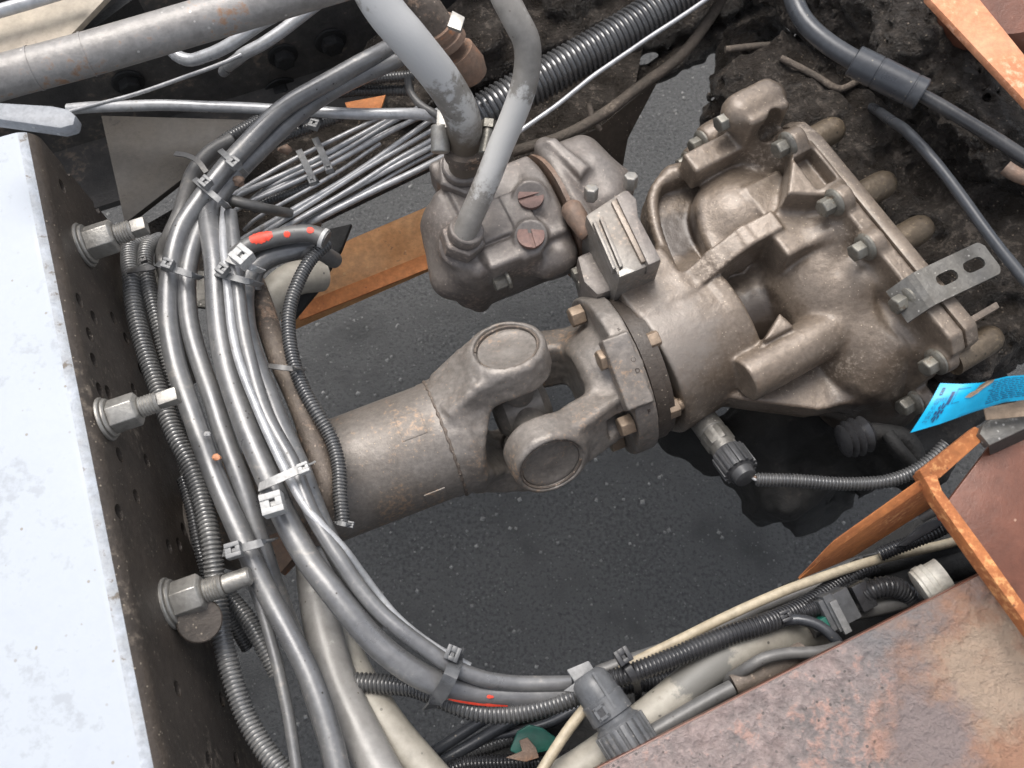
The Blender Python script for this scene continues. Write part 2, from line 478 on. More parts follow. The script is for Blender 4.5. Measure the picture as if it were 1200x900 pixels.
# ------------------------------------------------------------------ castings: signed distance fields turned into meshes
def vnoise(P, scale, seed=0):
    q = P * scale
    i = np.floor(q).astype(np.int64)
    f = (q - i).astype(np.float32)
    f = f * f * (3 - 2 * f)
    def h(a, b, c):
        n = (a * 73856093 ^ b * 19349663 ^ c * 83492791 ^ (seed * 2654435761)) & 0x7fffffff
        n = (n ^ (n >> 13)) * 1274126177 & 0x7fffffff
        return ((n >> 7) & 1023).astype(np.float32) / 1023
    r = 0
    for dx in (0, 1):
        for dy in (0, 1):
            for dz in (0, 1):
                w = (f[..., 0] if dx else 1 - f[..., 0]) * (f[..., 1] if dy else 1 - f[..., 1]) * (f[..., 2] if dz else 1 - f[..., 2])
                r = r + w * h(i[..., 0] + dx, i[..., 1] + dy, i[..., 2] + dz)
    return r - .5
class Field:
    """lo/hi bounds in local coordinates; R columns = local axes in world, O = local origin"""
    def __init__(self, lo, hi, h, O=(0, 0, 0), R=np.eye(3)):
        self.lo, self.h = np.array(lo, float), h
        self.n = (np.ceil((np.array(hi) - lo) / h)).astype(int) + 1
        self.D = np.full(self.n, 1., np.float32)
        self.O, self.R = np.array(O, float), np.array(R, float)
        self.ax = [np.float32(self.lo[k] + h * np.arange(self.n[k])) for k in range(3)]
    def loc(self, w):
        return self.R.T @ (np.array(w, float) - self.O)
    def wor(self, l):
        return self.O + self.R @ np.array(l, float)
    def op(self, fn, lo, hi, k=.004, mode='add'):
        m = max(k * 1.5, 3 * self.h) + .002
        a = np.clip(np.floor((np.array(lo) - m - self.lo) / self.h).astype(int), 0, self.n)
        b = np.clip(np.ceil((np.array(hi) + m - self.lo) / self.h).astype(int) + 1, 0, self.n)
        if (b <= a).any(): return self
        sl = tuple(slice(i, j) for i, j in zip(a, b))
        X, Y, Z = np.meshgrid(*(self.ax[i][sl[i]] for i in range(3)), indexing='ij')
        d = fn(np.stack([X, Y, Z], -1)).astype(np.float32)
        D = self.D[sl]
        if mode == 'add':
            g = np.maximum(k - np.abs(D - d), 0) / k
            self.D[sl] = np.minimum(D, d) - g * g * k * .25
        else:
            g = np.maximum(k - np.abs(D + d), 0) / k
            self.D[sl] = np.maximum(D, -d) + g * g * k * .25
        return self
    def cap(self, a, b, r0, r1=None, k=.004, mode='add'):
        a, b = np.array(a, float), np.array(b, float)
        r1 = r0 if r1 is None else r1
        def fn(P):
            pa, ba = P - a, b - a
            t = np.clip((pa @ ba) / (ba @ ba), 0, 1)
            return np.linalg.norm(pa - t[..., None] * ba, axis=-1) - (r0 + (r1 - r0) * t)
        r = max(r0, r1)
        return self.op(fn, np.minimum(a, b) - r, np.maximum(a, b) + r, k, mode)
    def cyl(self, a, b, r0, r1=None, rnd=.002, k=.004, mode='add'):
        a, b = np.array(a, float), np.array(b, float)
        r1 = r0 if r1 is None else r1
        L = np.linalg.norm(b - a)
        ax = (b - a) / L
        def fn(P):
            pa = P - a
            t = pa @ ax
            rr = np.linalg.norm(pa - t[..., None] * ax, axis=-1)
            dr = rr - (r0 + (r1 - r0) * np.clip(t / L, 0, 1)) + rnd
            dt = np.abs(t - L / 2) - L / 2 + rnd
            return np.minimum(np.maximum(dr, dt), 0) + np.sqrt(np.maximum(dr, 0) ** 2 + np.maximum(dt, 0) ** 2) - rnd
        r = max(r0, r1)
        return self.op(fn, np.minimum(a, b) - r, np.maximum(a, b) + r, k, mode)
    def box(self, c, half, axes=np.eye(3), rnd=.003, k=.004, mode='add'):
        c, half, axes = np.array(c, float), np.array(half, float), np.array(axes, float)
        def fn(P):
            q = np.abs((P - c) @ axes.T) - half + rnd
            return np.linalg.norm(np.maximum(q, 0), axis=-1) + np.minimum(q.max(-1), 0) - rnd
        e = np.abs(axes.T) @ half
        return self.op(fn, c - e, c + e, k, mode)
    def ell(self, c, rad, axes=np.eye(3), k=.01, mode='add'):
        c, rad, axes = np.array(c, float), np.array(rad, float), np.array(axes, float)
        def fn(P):
            q = (P - c) @ axes.T
            k0 = np.linalg.norm(q / rad, axis=-1)
            k1 = np.linalg.norm(q / rad ** 2, axis=-1) + 1e-9
            return k0 * (k0 - 1) / k1
        e = rad.max()
        return self.op(fn, c - e, c + e, k, mode)
    def prism(self, pts, d, rnd=.002, k=.004, mode='add'):
        """3D planar polygon thickened symmetrically by +-|d|/2 along its normal, d a vector"""
        pts = np.array(pts, float)
        d = np.array(d, float)
        n = nrm(d); hw = np.linalg.norm(d) / 2
        o = pts.mean(0)
        u = pts[1] - pts[0]; u = nrm(u - n * (u @ n)); v = np.cross(n, u)
        p2 = np.stack([(pts - o) @ u, (pts - o) @ v], 1)
        def fn(P):
            q = P - o
            x, y, w = q @ u, q @ v, q @ n
            dd = np.full(x.shape, 1e9); sgn = np.ones(x.shape)
            N = len(p2)
            for i in range(N):
                A, B = p2[i], p2[i - 1]
                e = B - A
                wx, wy = x - A[0], y - A[1]
                t = np.clip((wx * e[0] + wy * e[1]) / (e @ e), 0, 1)
                bx, by = wx - e[0] * t, wy - e[1] * t
                dd = np.minimum(dd, bx * bx + by * by)
                c1, c2, c3 = y >= A[1], y < B[1], e[0] * wy > e[1] * wx
                flip = (c1 & c2 & c3) | (~c1 & ~c2 & ~c3)
                sgn = np.where(flip, -sgn, sgn)
            d2 = sgn * np.sqrt(dd) + rnd
            dw = np.abs(w) - hw + rnd
            return np.minimum(np.maximum(d2, dw), 0) + np.sqrt(np.maximum(d2, 0) ** 2 + np.maximum(dw, 0) ** 2) - rnd
        return self.op(fn, pts.min(0) - hw, pts.max(0) + hw, k, mode)
    def torus(self, c, ax, R, r, k=.002, mode='add'):
        c, ax = np.array(c, float), nrm(ax)
        def fn(P):
            q = P - c
            t = q @ ax
            rr = np.linalg.norm(q - t[..., None] * ax, axis=-1)
            return np.sqrt((rr - R) ** 2 + t ** 2) - r
        return self.op(fn, c - R - r, c + R + r, k, mode)
    def rough(self, amp, scale, seed=0):
        """shift the surface by value noise, near the surface only"""
        idx = np.nonzero(np.abs(self.D) < amp * 2 + 3 * self.h)
        P = np.stack([self.ax[i][idx[i]] for i in range(3)], -1)
        self.D[idx] += amp * 2 * vnoise(P, scale, seed).astype(np.float32)
        return self
    def mesh(self):
        D, n, h = self.D, self.n, self.h
        D = D.copy()
        for k in range(3):
            s0 = [slice(None)] * 3; s0[k] = 0; D[tuple(s0)] = np.maximum(D[tuple(s0)], h)
            s0[k] = -1; D[tuple(s0)] = np.maximum(D[tuple(s0)], h)
        S = D < 0
        cs = [(i, j, k) for i in (0, 1) for j in (0, 1) for k in (0, 1)]
        view = lambda A, c: A[c[0]:n[0] - 1 + c[0], c[1]:n[1] - 1 + c[1], c[2]:n[2] - 1 + c[2]]
        cnt = sum(view(S, c).astype(np.int8) for c in cs)
        act = (cnt > 0) & (cnt < 8)
        I = np.stack(np.nonzero(act), 1)
        val = {c: D[I[:, 0] + c[0], I[:, 1] + c[1], I[:, 2] + c[2]] for c in cs}
        pos = np.zeros((len(I), 3)); num = np.zeros(len(I))
        for c in cs:
            for k in range(3):
                if c[k] == 0:
                    e = list(c); e[k] = 1; e = tuple(e)
                    d0, d1 = val[c], val[e]
                    m = (d0 < 0) != (d1 < 0)
                    t = np.where(m, d0 / np.where(m, d0 - d1, 1), 0)
                    p = np.array(c, float)[None] + t[:, None] * np.eye(3)[k]
                    pos += p * m[:, None]; num += m
        pos = (I + pos / num[:, None]) * h + self.lo
        ids = np.full(act.shape, -1, np.int64)
        ids[I[:, 0], I[:, 1], I[:, 2]] = np.arange(len(I))
        Fs = []
        for k in range(3):
            u, v = (k + 1) % 3, (k + 2) % 3
            s0 = [slice(1, -1)] * 3; s1 = [slice(1, -1)] * 3
            s0[k] = slice(0, -1); s1[k] = slice(1, None)
            A, B = S[tuple(s0)], S[tuple(s1)]
            E = np.stack(np.nonzero(A != B), 1)
            flip = B[E[:, 0], E[:, 1], E[:, 2]]
            off = np.array([1, 1, 1]); off[k] = 0
            E = E + off
            q = []
            for du, dv in ((-1, -1), (0, -1), (0, 0), (-1, 0)):
                c = E.copy(); c[:, u] += du; c[:, v] += dv
                q.append(ids[c[:, 0], c[:, 1], c[:, 2]])
            q = np.stack(q, 1)
            q[flip] = q[flip][:, ::-1]
            Fs.append(q)
        Fs = np.vstack(Fs)
        Fs = Fs[(Fs >= 0).all(1)]
        return pos @ self.R.T + self.O, Fs
def cast_obj(name, field, m, origin, parent=None):
    V, Fs = field.mesh()
    V = V - np.array(origin, float)
    me = bpy.data.meshes.new(name)
    me.vertices.add(len(V)); me.vertices.foreach_set('co', V.astype(np.float32).ravel())
    me.loops.add(len(Fs) * 4); me.loops.foreach_set('vertex_index', Fs.astype(np.int32).ravel())
    me.polygons.add(len(Fs))
    me.polygons.foreach_set('loop_start', np.arange(0, len(Fs) * 4, 4, dtype=np.int32))
    me.polygons.foreach_set('use_smooth', np.ones(len(Fs), bool))
    me.update(calc_edges=True)
    me.validate()
    me.materials.append(M[m])
    o = bpy.data.objects.new(name, me)
    COL.objects.link(o)
    if parent:
        o.parent = parent
    else:
        o.location = tuple(origin)
    return o

# ================================================================== the setting
structure('asphalt_ground', ([(-40, -40, 0), (40, -40, 0), (40, 40, 0), (-40, 40, 0)], [(0, 1, 2, 3)]), 'asphalt')
V, Fs = [], []
rg = np.random.default_rng(3)
for i in range(13000):
    x, y = rg.uniform(-.75, 1.0), rg.uniform(-.2, 1.5)
    r = .0006 + .0042 * rg.random() ** 8
    k = len(V)
    a = rg.uniform(0, 6.28)
    for t in range(4):
        q = r * rg.uniform(.7, 1.2)
        V.append((x + q * math.cos(a + t * 1.57), y + q * math.sin(a + t * 1.57), .0005))
    V.append((x + r * .2, y, .0005 + r * .8))
    Fs += [(k + t, k + (t + 1) % 4, k + 4) for t in range(4)]
tag(mesh_obj('asphalt_grit', (V, Fs), 'grit', (0, 0, 0), smooth=False), 'pale stone grit scattered over the dark asphalt', 'gravel', kind='stuff')

# ------------------------------------------------------------------ white deck with a dark perforated side (left)
dz = .80
DA, DB = at(38, 150, dz), at(196, 930, dz)
dl = nrm(DB - DA)                       # along the edge, towards the viewer
dn = nrm(np.cross(dl, (0, 0, -1)))      # horizontal, out of the side face
if dn[0] < 0: dn = -dn
DB = DB + dl * .12
deck = Thing('deck_crossmember', 'white painted steel deck with a dark perforated side plate, left edge of the photo', 'deck', (DA + DB) / 2 - np.array([0, 0, .24]))
br = .016
prof = [(-.5, 0), (-.30, 0), (-.10, 0), (-.035, 0), (-br, 0)] + [(-br + br * math.sin(a), -br + br * math.cos(a)) for a in np.linspace(.05, .22, 3)]
def ext(prof, P0, P1, n, thick):
    def fn(u, v):
        f = v * (len(prof) - 1); i = min(int(f), len(prof) - 2); t = f - i
        a = prof[i][0] * (1 - t) + prof[i + 1][0] * t; b = prof[i][1] * (1 - t) + prof[i + 1][1] * t
        return P0 + (P1 - P0) * u + n * a + np.array([0, 0, b])
    return grid(fn, 40, len(prof) - 1, thick)
deck.part('top_plate', ext(prof, DA, DB, dn, (0, 0, -.004)), 'white_paint')
M['chipped_paint'] = mat('chipped_paint', (.37, .395, .43), (.33, .34, .35), c3=(.13, .11, .09), c3cut=.56, rough=.55, s1=38, s2=180, bump=.2, mott=.3)
prof = [(-br + br * math.sin(a), -br + br * math.cos(a)) for a in np.linspace(.22, .66, 6)]
deck.part('folded_edge', ext(prof, DA, DB, dn, (0, 0, -.004)), 'chipped_paint')
prof2 = [(-br + br * math.sin(a), -br + br * math.cos(a)) for a in np.linspace(.66, 1.5708, 7)] + [(0, -.03), (0, -.23)]
wt = .007
web = deck.part('side_plate', ext(prof2, DA, DB, dn, dn * -wt), 'dirty_steel')
holes = [(87, 180), (78, 198), (73, 218), (113, 243), (93, 352), (110, 372), (105, 392), (110, 422), (133, 373), (148, 397), (117, 457), (127, 460), (157, 457), (165, 432), (140, 533), (160, 582), (198, 640), (210, 638), (215, 620), (208, 807), (260, 820), (245, 890), (277, 890), (140, 600), (172, 540)]
V, Fs = [], []
for hx, hy in holes:
    q = hit(hx, hy, DA, dn)
    r = .0062
    g = cyl(q - dn * .03, q + dn * .01, r, sides=16)
    V, Fs = join((V, Fs), g)
cut = mesh_obj('hole_cutter', (V, Fs), 'dirty_steel', (0, 0, 0), smooth=False)
bo = web.modifiers.new('holes', 'BOOLEAN')
bo.operation = 'DIFFERENCE'; bo.object = cut; bo.solver = 'EXACT'
dg = bpy.context.evaluated_depsgraph_get()
me2 = bpy.data.meshes.new_from_object(web.evaluated_get(dg))
web.modifiers.clear(); web.data = me2
bpy.data.objects.remove(cut)
# inner flange behind the holes, so they look into a box
deck.part('inner_plate', ext([(0, -.03), (0, -.22)], DA - dn * .05, DB - dn * .05, dn, dn * -.004), 'dirty_steel')

def stud_bolt(px, py, length_px, tip, label, k=1.0, wpx=24):
    q = hit(px, py, DA, dn)
    s = mm(q)
    ax = nrm(dn + np.array([0, 0, .04]))
    t = Thing('stud_bolt', label, 'bolt', q, 'stud bolts along the deck side')
    r = wpx * s
    t.part('washer', join(cyl(q, q + ax * .003, r * 1.12, ch=.0008), cyl(q + ax * .003, q + ax * .006, r * 1.0, ch=.001)), 'zinc')
    L = length_px * s
    t.part('nut', hexa(q + ax * .006, q + ax * (.006 + L * .55), r * .86, .0025, .35), 'zinc', bevel=.0008)
    b0 = q + ax * (.006 + L * .55)
    prof = []
    n = 6
    for i in range(n):
        prof += [(i * .0022, r * .46), (i * .0022 + .0011, r * .52)]
    t.part('thread', lathe(b0, ax, prof + [(n * .0022, r * .44), (n * .0022 + .001, r * .40)], 24), 'zinc')
    u, v, a = frame(ax)
    tc = b0 + ax * (n * .0022 + .001 + tip * s / 2)
    if k == 1:
        t.part('square_tip', box(tc, ax * tip * s / 2, u * r * .34, v * r * .34), 'zinc', bevel=.0012)
    else:
        t.part('round_tip', cyl(tc - ax * tip * s / 2, tc + ax * tip * s / 2, r * .40, ch=.0015), 'zinc')
    return t
stud_bolt(97, 288, 58, 17, 'zinc stud bolt with long nut nearest the dark gusset plate')
stud_bolt(122, 492, 62, 24, 'zinc stud bolt with long nut midway down the dark perforated side')
t3 = stud_bolt(198, 708, 62, 34, 'largest zinc stud bolt with a half round washer, nearest the viewer', 2, 28)
t3.part('lock_plate', cyl(at(234, 727, .722), at(234, 727, .717), .0165, sides=36, ch=.001), 'dirty_steel')

# ------------------------------------------------------------------ far chassis rail (top of the photo)
RA, RB = at(60, 190, .58), at(900, -70, .58)
rl = nrm(RB - RA); rn = nrm(np.cross(rl, (0, 0, 1)))
if rn[1] > 0: rn = -rn
RA = RA - rl * .3; RB = RB + rl * .5
rail = Thing('chassis_rail', 'dark dirty chassis rail running behind the hoses along the top edge', 'rail', (RA + RB) / 2 - np.array([0, 0, .14]))
rc = (RA + RB) / 2
rL = np.linalg.norm(RB - RA) / 2
# web stands behind, lower flange comes towards the viewer
back = -rn * .115
rail.part('web', box(rc + back + np.array([0, 0, .04]), rl * rL, rn * .004, (0, 0, .16)), 'rail_steel')
rail.part('lower_flange', box(rc + back + rn * .052 + np.array([0, 0, -.122]), rl * rL, rn * .048, (0, 0, .005)), 'rail_steel')
def rail_bolt(px, py, r):
    q = hit(px, py, rc + back + rn * .004, rn)
    g = join(cyl(q, q + rn * .004, r * 1.45, ch=.001), hexa(q + rn * .004, q + rn * .016, r, .002, random.random()))
    return g
for px, py, r in ((331, 64, .013), (387, 47, .014), (150, 95, .013), (330, 105, .016)):
    rail.part('rail_bolt', rail_bolt(px, py, r), 'dark_metal', bevel=.0006)

# gusset plate between deck and rail
gz = .60
G4 = [at(118, 135, gz), at(292, 140, gz), at(288, 152, gz), at(146, 262, gz)]
single('gusset_plate', 'dusty grey brown gusset plate in the corner between deck and far rail', 'plate', slab(G4, (0, 0, -.008)), 'dusty_plate', bevel=.0015)
# dark cross plate under the gusset towards the asphalt
single('lower_rail_plate', 'black oily plate below the bundle of thin air lines', 'plate', slab([at(150, 275, .545), at(520, 60, .545), at(760, 20, .545), at(735, 150, .545), at(700, 205, .545), at(530, 185, .545), at(230, 330, .545)], (0, 0, -.006)), 'grease', bevel=.001)

# beige plate, steel pipe, light paddle (top left)
single('beige_plate', 'sand coloured flat plate in the top left corner above the steel pipe', 'plate', slab([at(-60, 25, .80), at(155, -35, .80), at(78, 46, .80), at(-60, 100, .80)], (0, 0, -.006)), 'beige_plate', bevel=.001)
single('pale_rod', 'thin pale rod crossing the extreme top left corner', 'rod', tube([at(-40, 24, .82), at(20, 7, .82), at(90, -14, .82)], .0055), 'silver_line')
single('black_edge_strip', 'narrow black strip along the edge of the sand coloured plate', 'strip', slab([at(72, 50, .785), at(150, -8, .785), at(160, -4, .785), at(84, 52, .785)], (0, 0, -.02)), 'dark_metal')
def W(px, z=.6, P=None):
    return px * mm(at(600, 450, z) if P is None else P)
pl = [at(-40, 104, .80), at(0, 91, .80), at(90, 67, .80), at(180, 41, .80), at(352, -10, .80), at(420, -30, .80)]
sp = Thing('steel_pipe', 'thick weathered grey steel pipe slanting across the top left corner', 'pipe', pl[2])
pr = W(25, P=pl[2])
sp.part('tube', tube(pl, pr, 28, .01), 'pipe_steel')
for u_ in (.17, .30):
    pp = crom(pl, 200)
    i = int(u_ * 199)
    sp.part('seam_band', sweep(pp[i:i + 2], pr + .0006, 28), 'pipe_steel')
pd = [at(-40, 117, .87), at(60, 123, .87), at(80, 127, .87), at(89, 135, .87), at(86, 146, .87), at(70, 150, .87), at(0, 140, .87), at(-40, 135, .87)]
single('lever_paddle', 'flat light grey lever end lying over the corner of the white deck', 'lever', slab(pd, (0, 0, -.012)), 'paddle_grey', bevel=.003)

# ================================================================== propeller shaft
S0 = at(611, 479, .60)
S1 = at(395, 562, .60)
aS = nrm(S0 - S1)
nS = CAM - S0; nS = nrm(nS - aS * (nS @ aS))
pS = np.cross(aS, nS)
if (pS[1] > 0): pS = -pS              # towards the lower edge of the picture
RS = np.stack([aS, pS, nS], 1)        # local: along, down-picture, to viewer
if np.linalg.det(RS) < 0:
    RS[:, 1] *= 1
def Sw(s, p, n):
    return S0 + RS @ np.array([s, p, n])
shaft = Thing('propeller_shaft', 'grey brown propeller shaft with universal joint crossing the middle of the opening', 'drive shaft', S0 - np.array([0, 0, .08]))
shaft.part('tube', lathe(Sw(-.62, 0, 0), aS, [(.292, .022), (.300, .034), (.312, .036), (.330, .050), (.345, .0545), (.42, .055), (.533, .0555), (.535, .0562), (.542, .0562)], 72), 'yoke')
# weld bead
V = []
ang = np.linspace(0, 2 * math.pi, 140, endpoint=False)
wp = [Sw(-.0775 + .0004 * math.sin(t * 31), .0562 * math.cos(t), .0562 * math.sin(t)) for t in ang]
shaft.part('weld_bead', sweep(np.array(wp + wp[:1]), .0016 + .0004 * np.sin(np.arange(141) * 1.9), 8), 'rusty_pipe')
# raised rectangular balance weights on the tube
def patch(s0, s1, a0, a1, r, th):
    def fn(u, v):
        a = a0 + (a1 - a0) * v
        return Sw(s0 + (s1 - s0) * u, r * math.cos(a), r * math.sin(a))
    mid = (a0 + a1) / 2
    return grid(fn, 3, 10, RS @ np.array([0, math.cos(mid), math.sin(mid)]) * th)
shaft.part('balance_weight', patch(-.115, -.095, .25, .75, .0548, .0016), 'yoke', bevel=.0005)
shaft.part('balance_weight', patch(-.115, -.092, 1.75, 2.2, .0548, .0012), 'yoke', bevel=.0005)
c1 = np.array([0, -1, 1.]) / 2 ** .5    # local cap axis, up-picture
c2 = np.array([0, 1, 1.]) / 2 ** .5     # local cap axis, down-picture
a_ = np.array([1., 0, 0])
F = Field((-.10, -.10, -.10), (.062, .10, .10), .0014, S0, RS)
F.cyl(a_ * -.079, a_ * -.058, .0575, .0565, .003)
F.cyl(a_ * -.064, a_ * -.030, .0565, .050, .006, .01)
for s_ in (1, -1):
    c = c1 * s_
    ax3 = np.stack([a_, np.cross(a_, c), c])
    # arm: slab from collar to the eye
    perp = np.cross(a_, c)
    F.prism([a_ * -.070 + c * .028, a_ * -.070 + c * .0555, a_ * -.040 + c * .074, a_ * .0 + c * .080, a_ * .012 + c * .076, a_ * .012 + c * .050, a_ * -.03 + c * .040], perp * .062, .006, .010)
    F.cyl(c * .048, c * .081, .0375, .0355, .005, .012)
F.cyl(c2 * -.11 + a_ * -.004, c2 * .11 + a_ * -.004, .0465, rnd=.001, k=.008, mode='sub')
F.box(a_ * .05, (.054, .11, .0465), np.stack([a_, c2, c1]), .001, .008, 'sub')
for s_ in (1, -1):
    c = c1 * s_
    F.cyl(c * .0785, c * .095, .0298, rnd=.0005, k=.001, mode='sub')
    F.cyl(c * .02, c * .095, .0278, rnd=.0005, k=.001, mode='sub')
F.rough(.0005, 160, 2)
shaft_yoke = cast_obj('weld_yoke', F, 'yoke', shaft.loc, shaft.o)
# flange yoke
aG = np.array([.8645, .5026, 0]); hG = np.array([-.5026, .8645, 0])
F = Field((-.062, -.105, -.105), (.118, .105, .105), .0014, S0, RS)
for s_ in (1, -1):
    c = c2 * s_
    perp = np.cross(a_, c)
    F.prism([a_ * -.012 + c * .050, a_ * -.012 + c * .076, a_ * .0 + c * .080, a_ * .04 + c * .072, a_ * .075 + c * .060, a_ * .092 + c * .060, a_ * .092 + c * .028, a_ * .03 + c * .040], perp * .054, .006, .010)
    F.cyl(c * .048, c * .081, .0365, .035, .005, .010)
F.cyl(a_ * .058, a_ * .092, .040, .058, .006, .014)
F.cyl(a_ * .085, a_ * .1055, .0800, rnd=.0018, k=.003)
F.cyl(c1 * -.11 + a_ * .004, c1 * .11 + a_ * .004, .0465, rnd=.001, k=.008, mode='sub')
F.box(a_ * -.05, (.054, .11, .0465), np.stack([a_, c1, c2]), .001, .008, 'sub')
# side pockets of the flange between the arms
for s_ in (1, -1):
    F.cyl(c1 * s_ * .088 + a_ * .02, c1 * s_ * .088 + a_ * .0845, .034, rnd=.004, k=.008, mode='sub')
for s_ in (1, -1):
    c = c2 * s_
    F.cyl(c * .0785, c * .095, .0298, rnd=.0005, k=.001, mode='sub')
    F.cyl(c * .02, c * .095, .0278, rnd=.0005, k=.001, mode='sub')
bolt_ang = [90 + 13 + 60 * i for i in range(6)]
for b_ in bolt_ang:
    t = R_(b_)
    e = np.array([0, math.cos(t), math.sin(t)])
    F.cyl(a_ * .062 + e * .066, a_ * .0848 + e * .066, .0125, rnd=.001, k=.003, mode='sub')
# flat raised pad with the stamped number
t = R_(88)
e = np.array([0, math.cos(t), math.sin(t)]); e2 = np.cross(a_, e)
F.box(a_ * .0895 + e * .0725, (.0125, .033, .0085), np.stack([a_, e2, e]), .001, .002)
F.rough(.0004, 170, 5)
cast_obj('flange_yoke', F, 'yoke', shaft.loc, shaft.o)
# spider cross and bearing caps
g = [cyl(S0 - RS @ (c * .062), S0 + RS @ (c * .062), .0165, sides=28) for c in (c1, c2)]
g.append(lathe(S0 - aS * .026, aS, [(0, .016), (.008, .024), (.044, .024), (.052, .016)], 28))
shaft.part('spider_cross', join(*g), 'cast_grey')
for c in (c1, -c1, c2, -c2):
    cw = RS @ c
    shaft.part('bearing_cap', lathe(S0 + cw * .050, cw, [(0, .0275), (.0265, .0275), (.0275, .0265), (.0275, .0225), (.0268, .0215), (.0268, .006), (.0272, .004)], 48), 'yoke')
    u_, v_, w_ = frame(cw)
    rp = [S0 + cw * .0790 + .0284 * (math.cos(k) * u_ + math.sin(k) * v_) for k in np.linspace(.3, 6.0, 60)]
    shaft.part('snap_ring', sweep(np.array(rp), .0011, 8), 'rusty_pipe')
for b_ in bolt_ang:
    t = R_(b_)
    e = RS @ np.array([0, math.cos(t), math.sin(t)])
    p = S0 + e * .066
    shaft.part('flange_bolt', join(hexa(p + aS * .0848, p + aS * .0715, .0102, .001, .3)), 'gold_bolt', bevel=.0006)
    shaft.part('flange_nut', join(hexa(p + aS * .1195, p + aS * .1305, .0102, .001, .2), cyl(p + aS * .13, p + aS * .136, .0058, ch=.001)), 'gold_bolt', bevel=.0006)
# stamped characters on the flange rim
def text_obj(txt, size, loc, xdir, ydir, m, name, parent_thing=None, ext=.0003):
    cu = bpy.data.curves.new(name, 'FONT')
    cu.body = txt; cu.size = size; cu.align_x = 'CENTER'; cu.align_y = 'CENTER'; cu.extrude = ext
    o = bpy.data.objects.new(name, cu)
    COL.objects.link(o)
    dgr = bpy.context.evaluated_depsgraph_get()
    me = bpy.data.meshes.new_from_object(o.evaluated_get(dgr))
    bpy.data.objects.remove(o)
    xd, yd = nrm(xdir), nrm(ydir)
    zd = nrm(np.cross(xd, yd))
    V = [np.array(loc) + xd * v.co[0] + yd * v.co[1] + zd * v.co[2] for v in me.vertices]
    Fx = [tuple(p.vertices) for p in me.polygons]
    return V, Fx
stamp = 'F1ZODETEF'
gs = []
for i, ch in enumerate(stamp):
    t = R_(90 + 25 - 7.2 * i)
    e = RS @ np.array([0, math.cos(t), math.sin(t)])
    dwn = RS @ np.array([0, math.sin(t), -math.cos(t)])
    rr = .0812 if abs(90 + 25 - 7.2 * i - 88) < 23 else .0802
    gs.append(text_obj(ch, .0062, S0 + aS * .0975 + e * rr, aS, np.cross(e, aS), 'dark_metal', 'stamp'))
shaft.part('stamped_number', join(*gs), 'dirty_steel', smooth=False)
# companion flange on the gear case
comp = shaft.part('companion_flange', lathe(Sw(.1065, 0, 0), aS, [(0, .070), (.001, .0745), (.013, .0745), (.0135, .072), (.019, .072), (.02, .055), (.03, .05)], 80), 'dirty_steel')

stain_shade(M['cast'], (.050, .037, .028), tuple(at(884, 376, .62)), .042, (.30, .80), 40)  # dark brown oil, and the shade of the recess painted into the colour
stain_shade(M['cast'], (.055, .042, .033), tuple(at(792, 275, .64)), .036, (.30, .80), 40)
stain_shade(M['cast'], (.050, .039, .031), tuple(at(1020, 485, .58)), .075, (.30, .85), 30)  # oil grime, and the shaded lower right of the body painted darker
stain_shade(M['cast'], (.045, .037, .030), tuple(at(985, 300, .66)), .026, (.34, .80), 60)
stain_shade(M['cast'], (.225, .195, .168), tuple(at(775, 400, .66)), .075, (.30, 1.15), 50)
# ================================================================== gear case
GO = np.array([.1246, .3162, .595])
RG = np.stack([aG, hG, np.array([0, 0, 1.])], 1)
FG = Field((-.012, -.215, -.17), (.262, .225, .165), .0017, GO, RG)
def gl(px, py, z):
    return FG.loc(at(px, py, z))
x_, h_, z_ = np.eye(3)
sF = .200                                   # front face of the case flange
def facept(px, py, off):
    return FG.loc(hit(px, py, FG.wor((sF - off, 0, 0)), aG))
eL, eR = facept(949, 139, -.028), facept(1145, 386, -.028)
zt = (eL[2] + eR[2]) / 2
def wl(p, z):
    p = np.array(p, float).copy(); p[2] = z - GO[2]; return p
# neck with a step ring, thin waist behind it
FG.cyl((.001, 0, 0), (.090, 0, 0), .0775, .0725, .004)
FG.cyl((.074, 0, 0), (.092, 0, 0), .0745, rnd=.004, k=.003)
FG.cyl((.08, 0, -.015), (.16, 0, -.015), .046, .055, .003, .004)
FG.cyl((.150, -.01, -.03), (.20, -.02, -.03), .07, .13, .015, .02)
# flange plate
out = [(eL[1] + .004, zt - .006), (eL[1] - .02, zt), (eR[1] + .004, zt), (eR[1] - .008, zt - .012), (eR[1] - .010, zt - .075), (eR[1] + .004, zt - .13), (-.09, -.15), (.02, -.165), (.12, -.15), (.185, -.11), (.205, -.06), (.19, -.01), (.155, .03), (eL[1] + .022, zt - .045), (eL[1] + .016, zt - .02)]
pol = [np.array([sF, h, z]) for h, z in out]
FG.prism([p + x_ * .007 for p in pol], x_ * .015, .0018, .003)
# big rounded body
FG.ell((.186, -.064, -.010), (.054, .082, .083), k=.012)
FG.ell((.180, .014, -.02), (.056, .072, .080), k=.012)
FG.ell((.190, -.098, .00), (.046, .052, .072), k=.015)
FG.ell((.181, -.030, .004), (.052, .062, .080), k=.012)
# stub pipe on the near side with its webs
c0 = gl(871, 446, .640)
FG.cyl(c0, c0 + x_ * .12, .0215, .0235, .002, .005)
FG.prism([gl(888, 410, .645), gl(909, 374, .650), gl(924, 392, .645)], z_ * .035, .002, .004)
FG.prism([wl(p, .606) for p in (gl(900, 452, .606), gl(985, 440, .606), gl(985, 400, .606), gl(930, 400, .606))], z_ * .014, .002, .006)
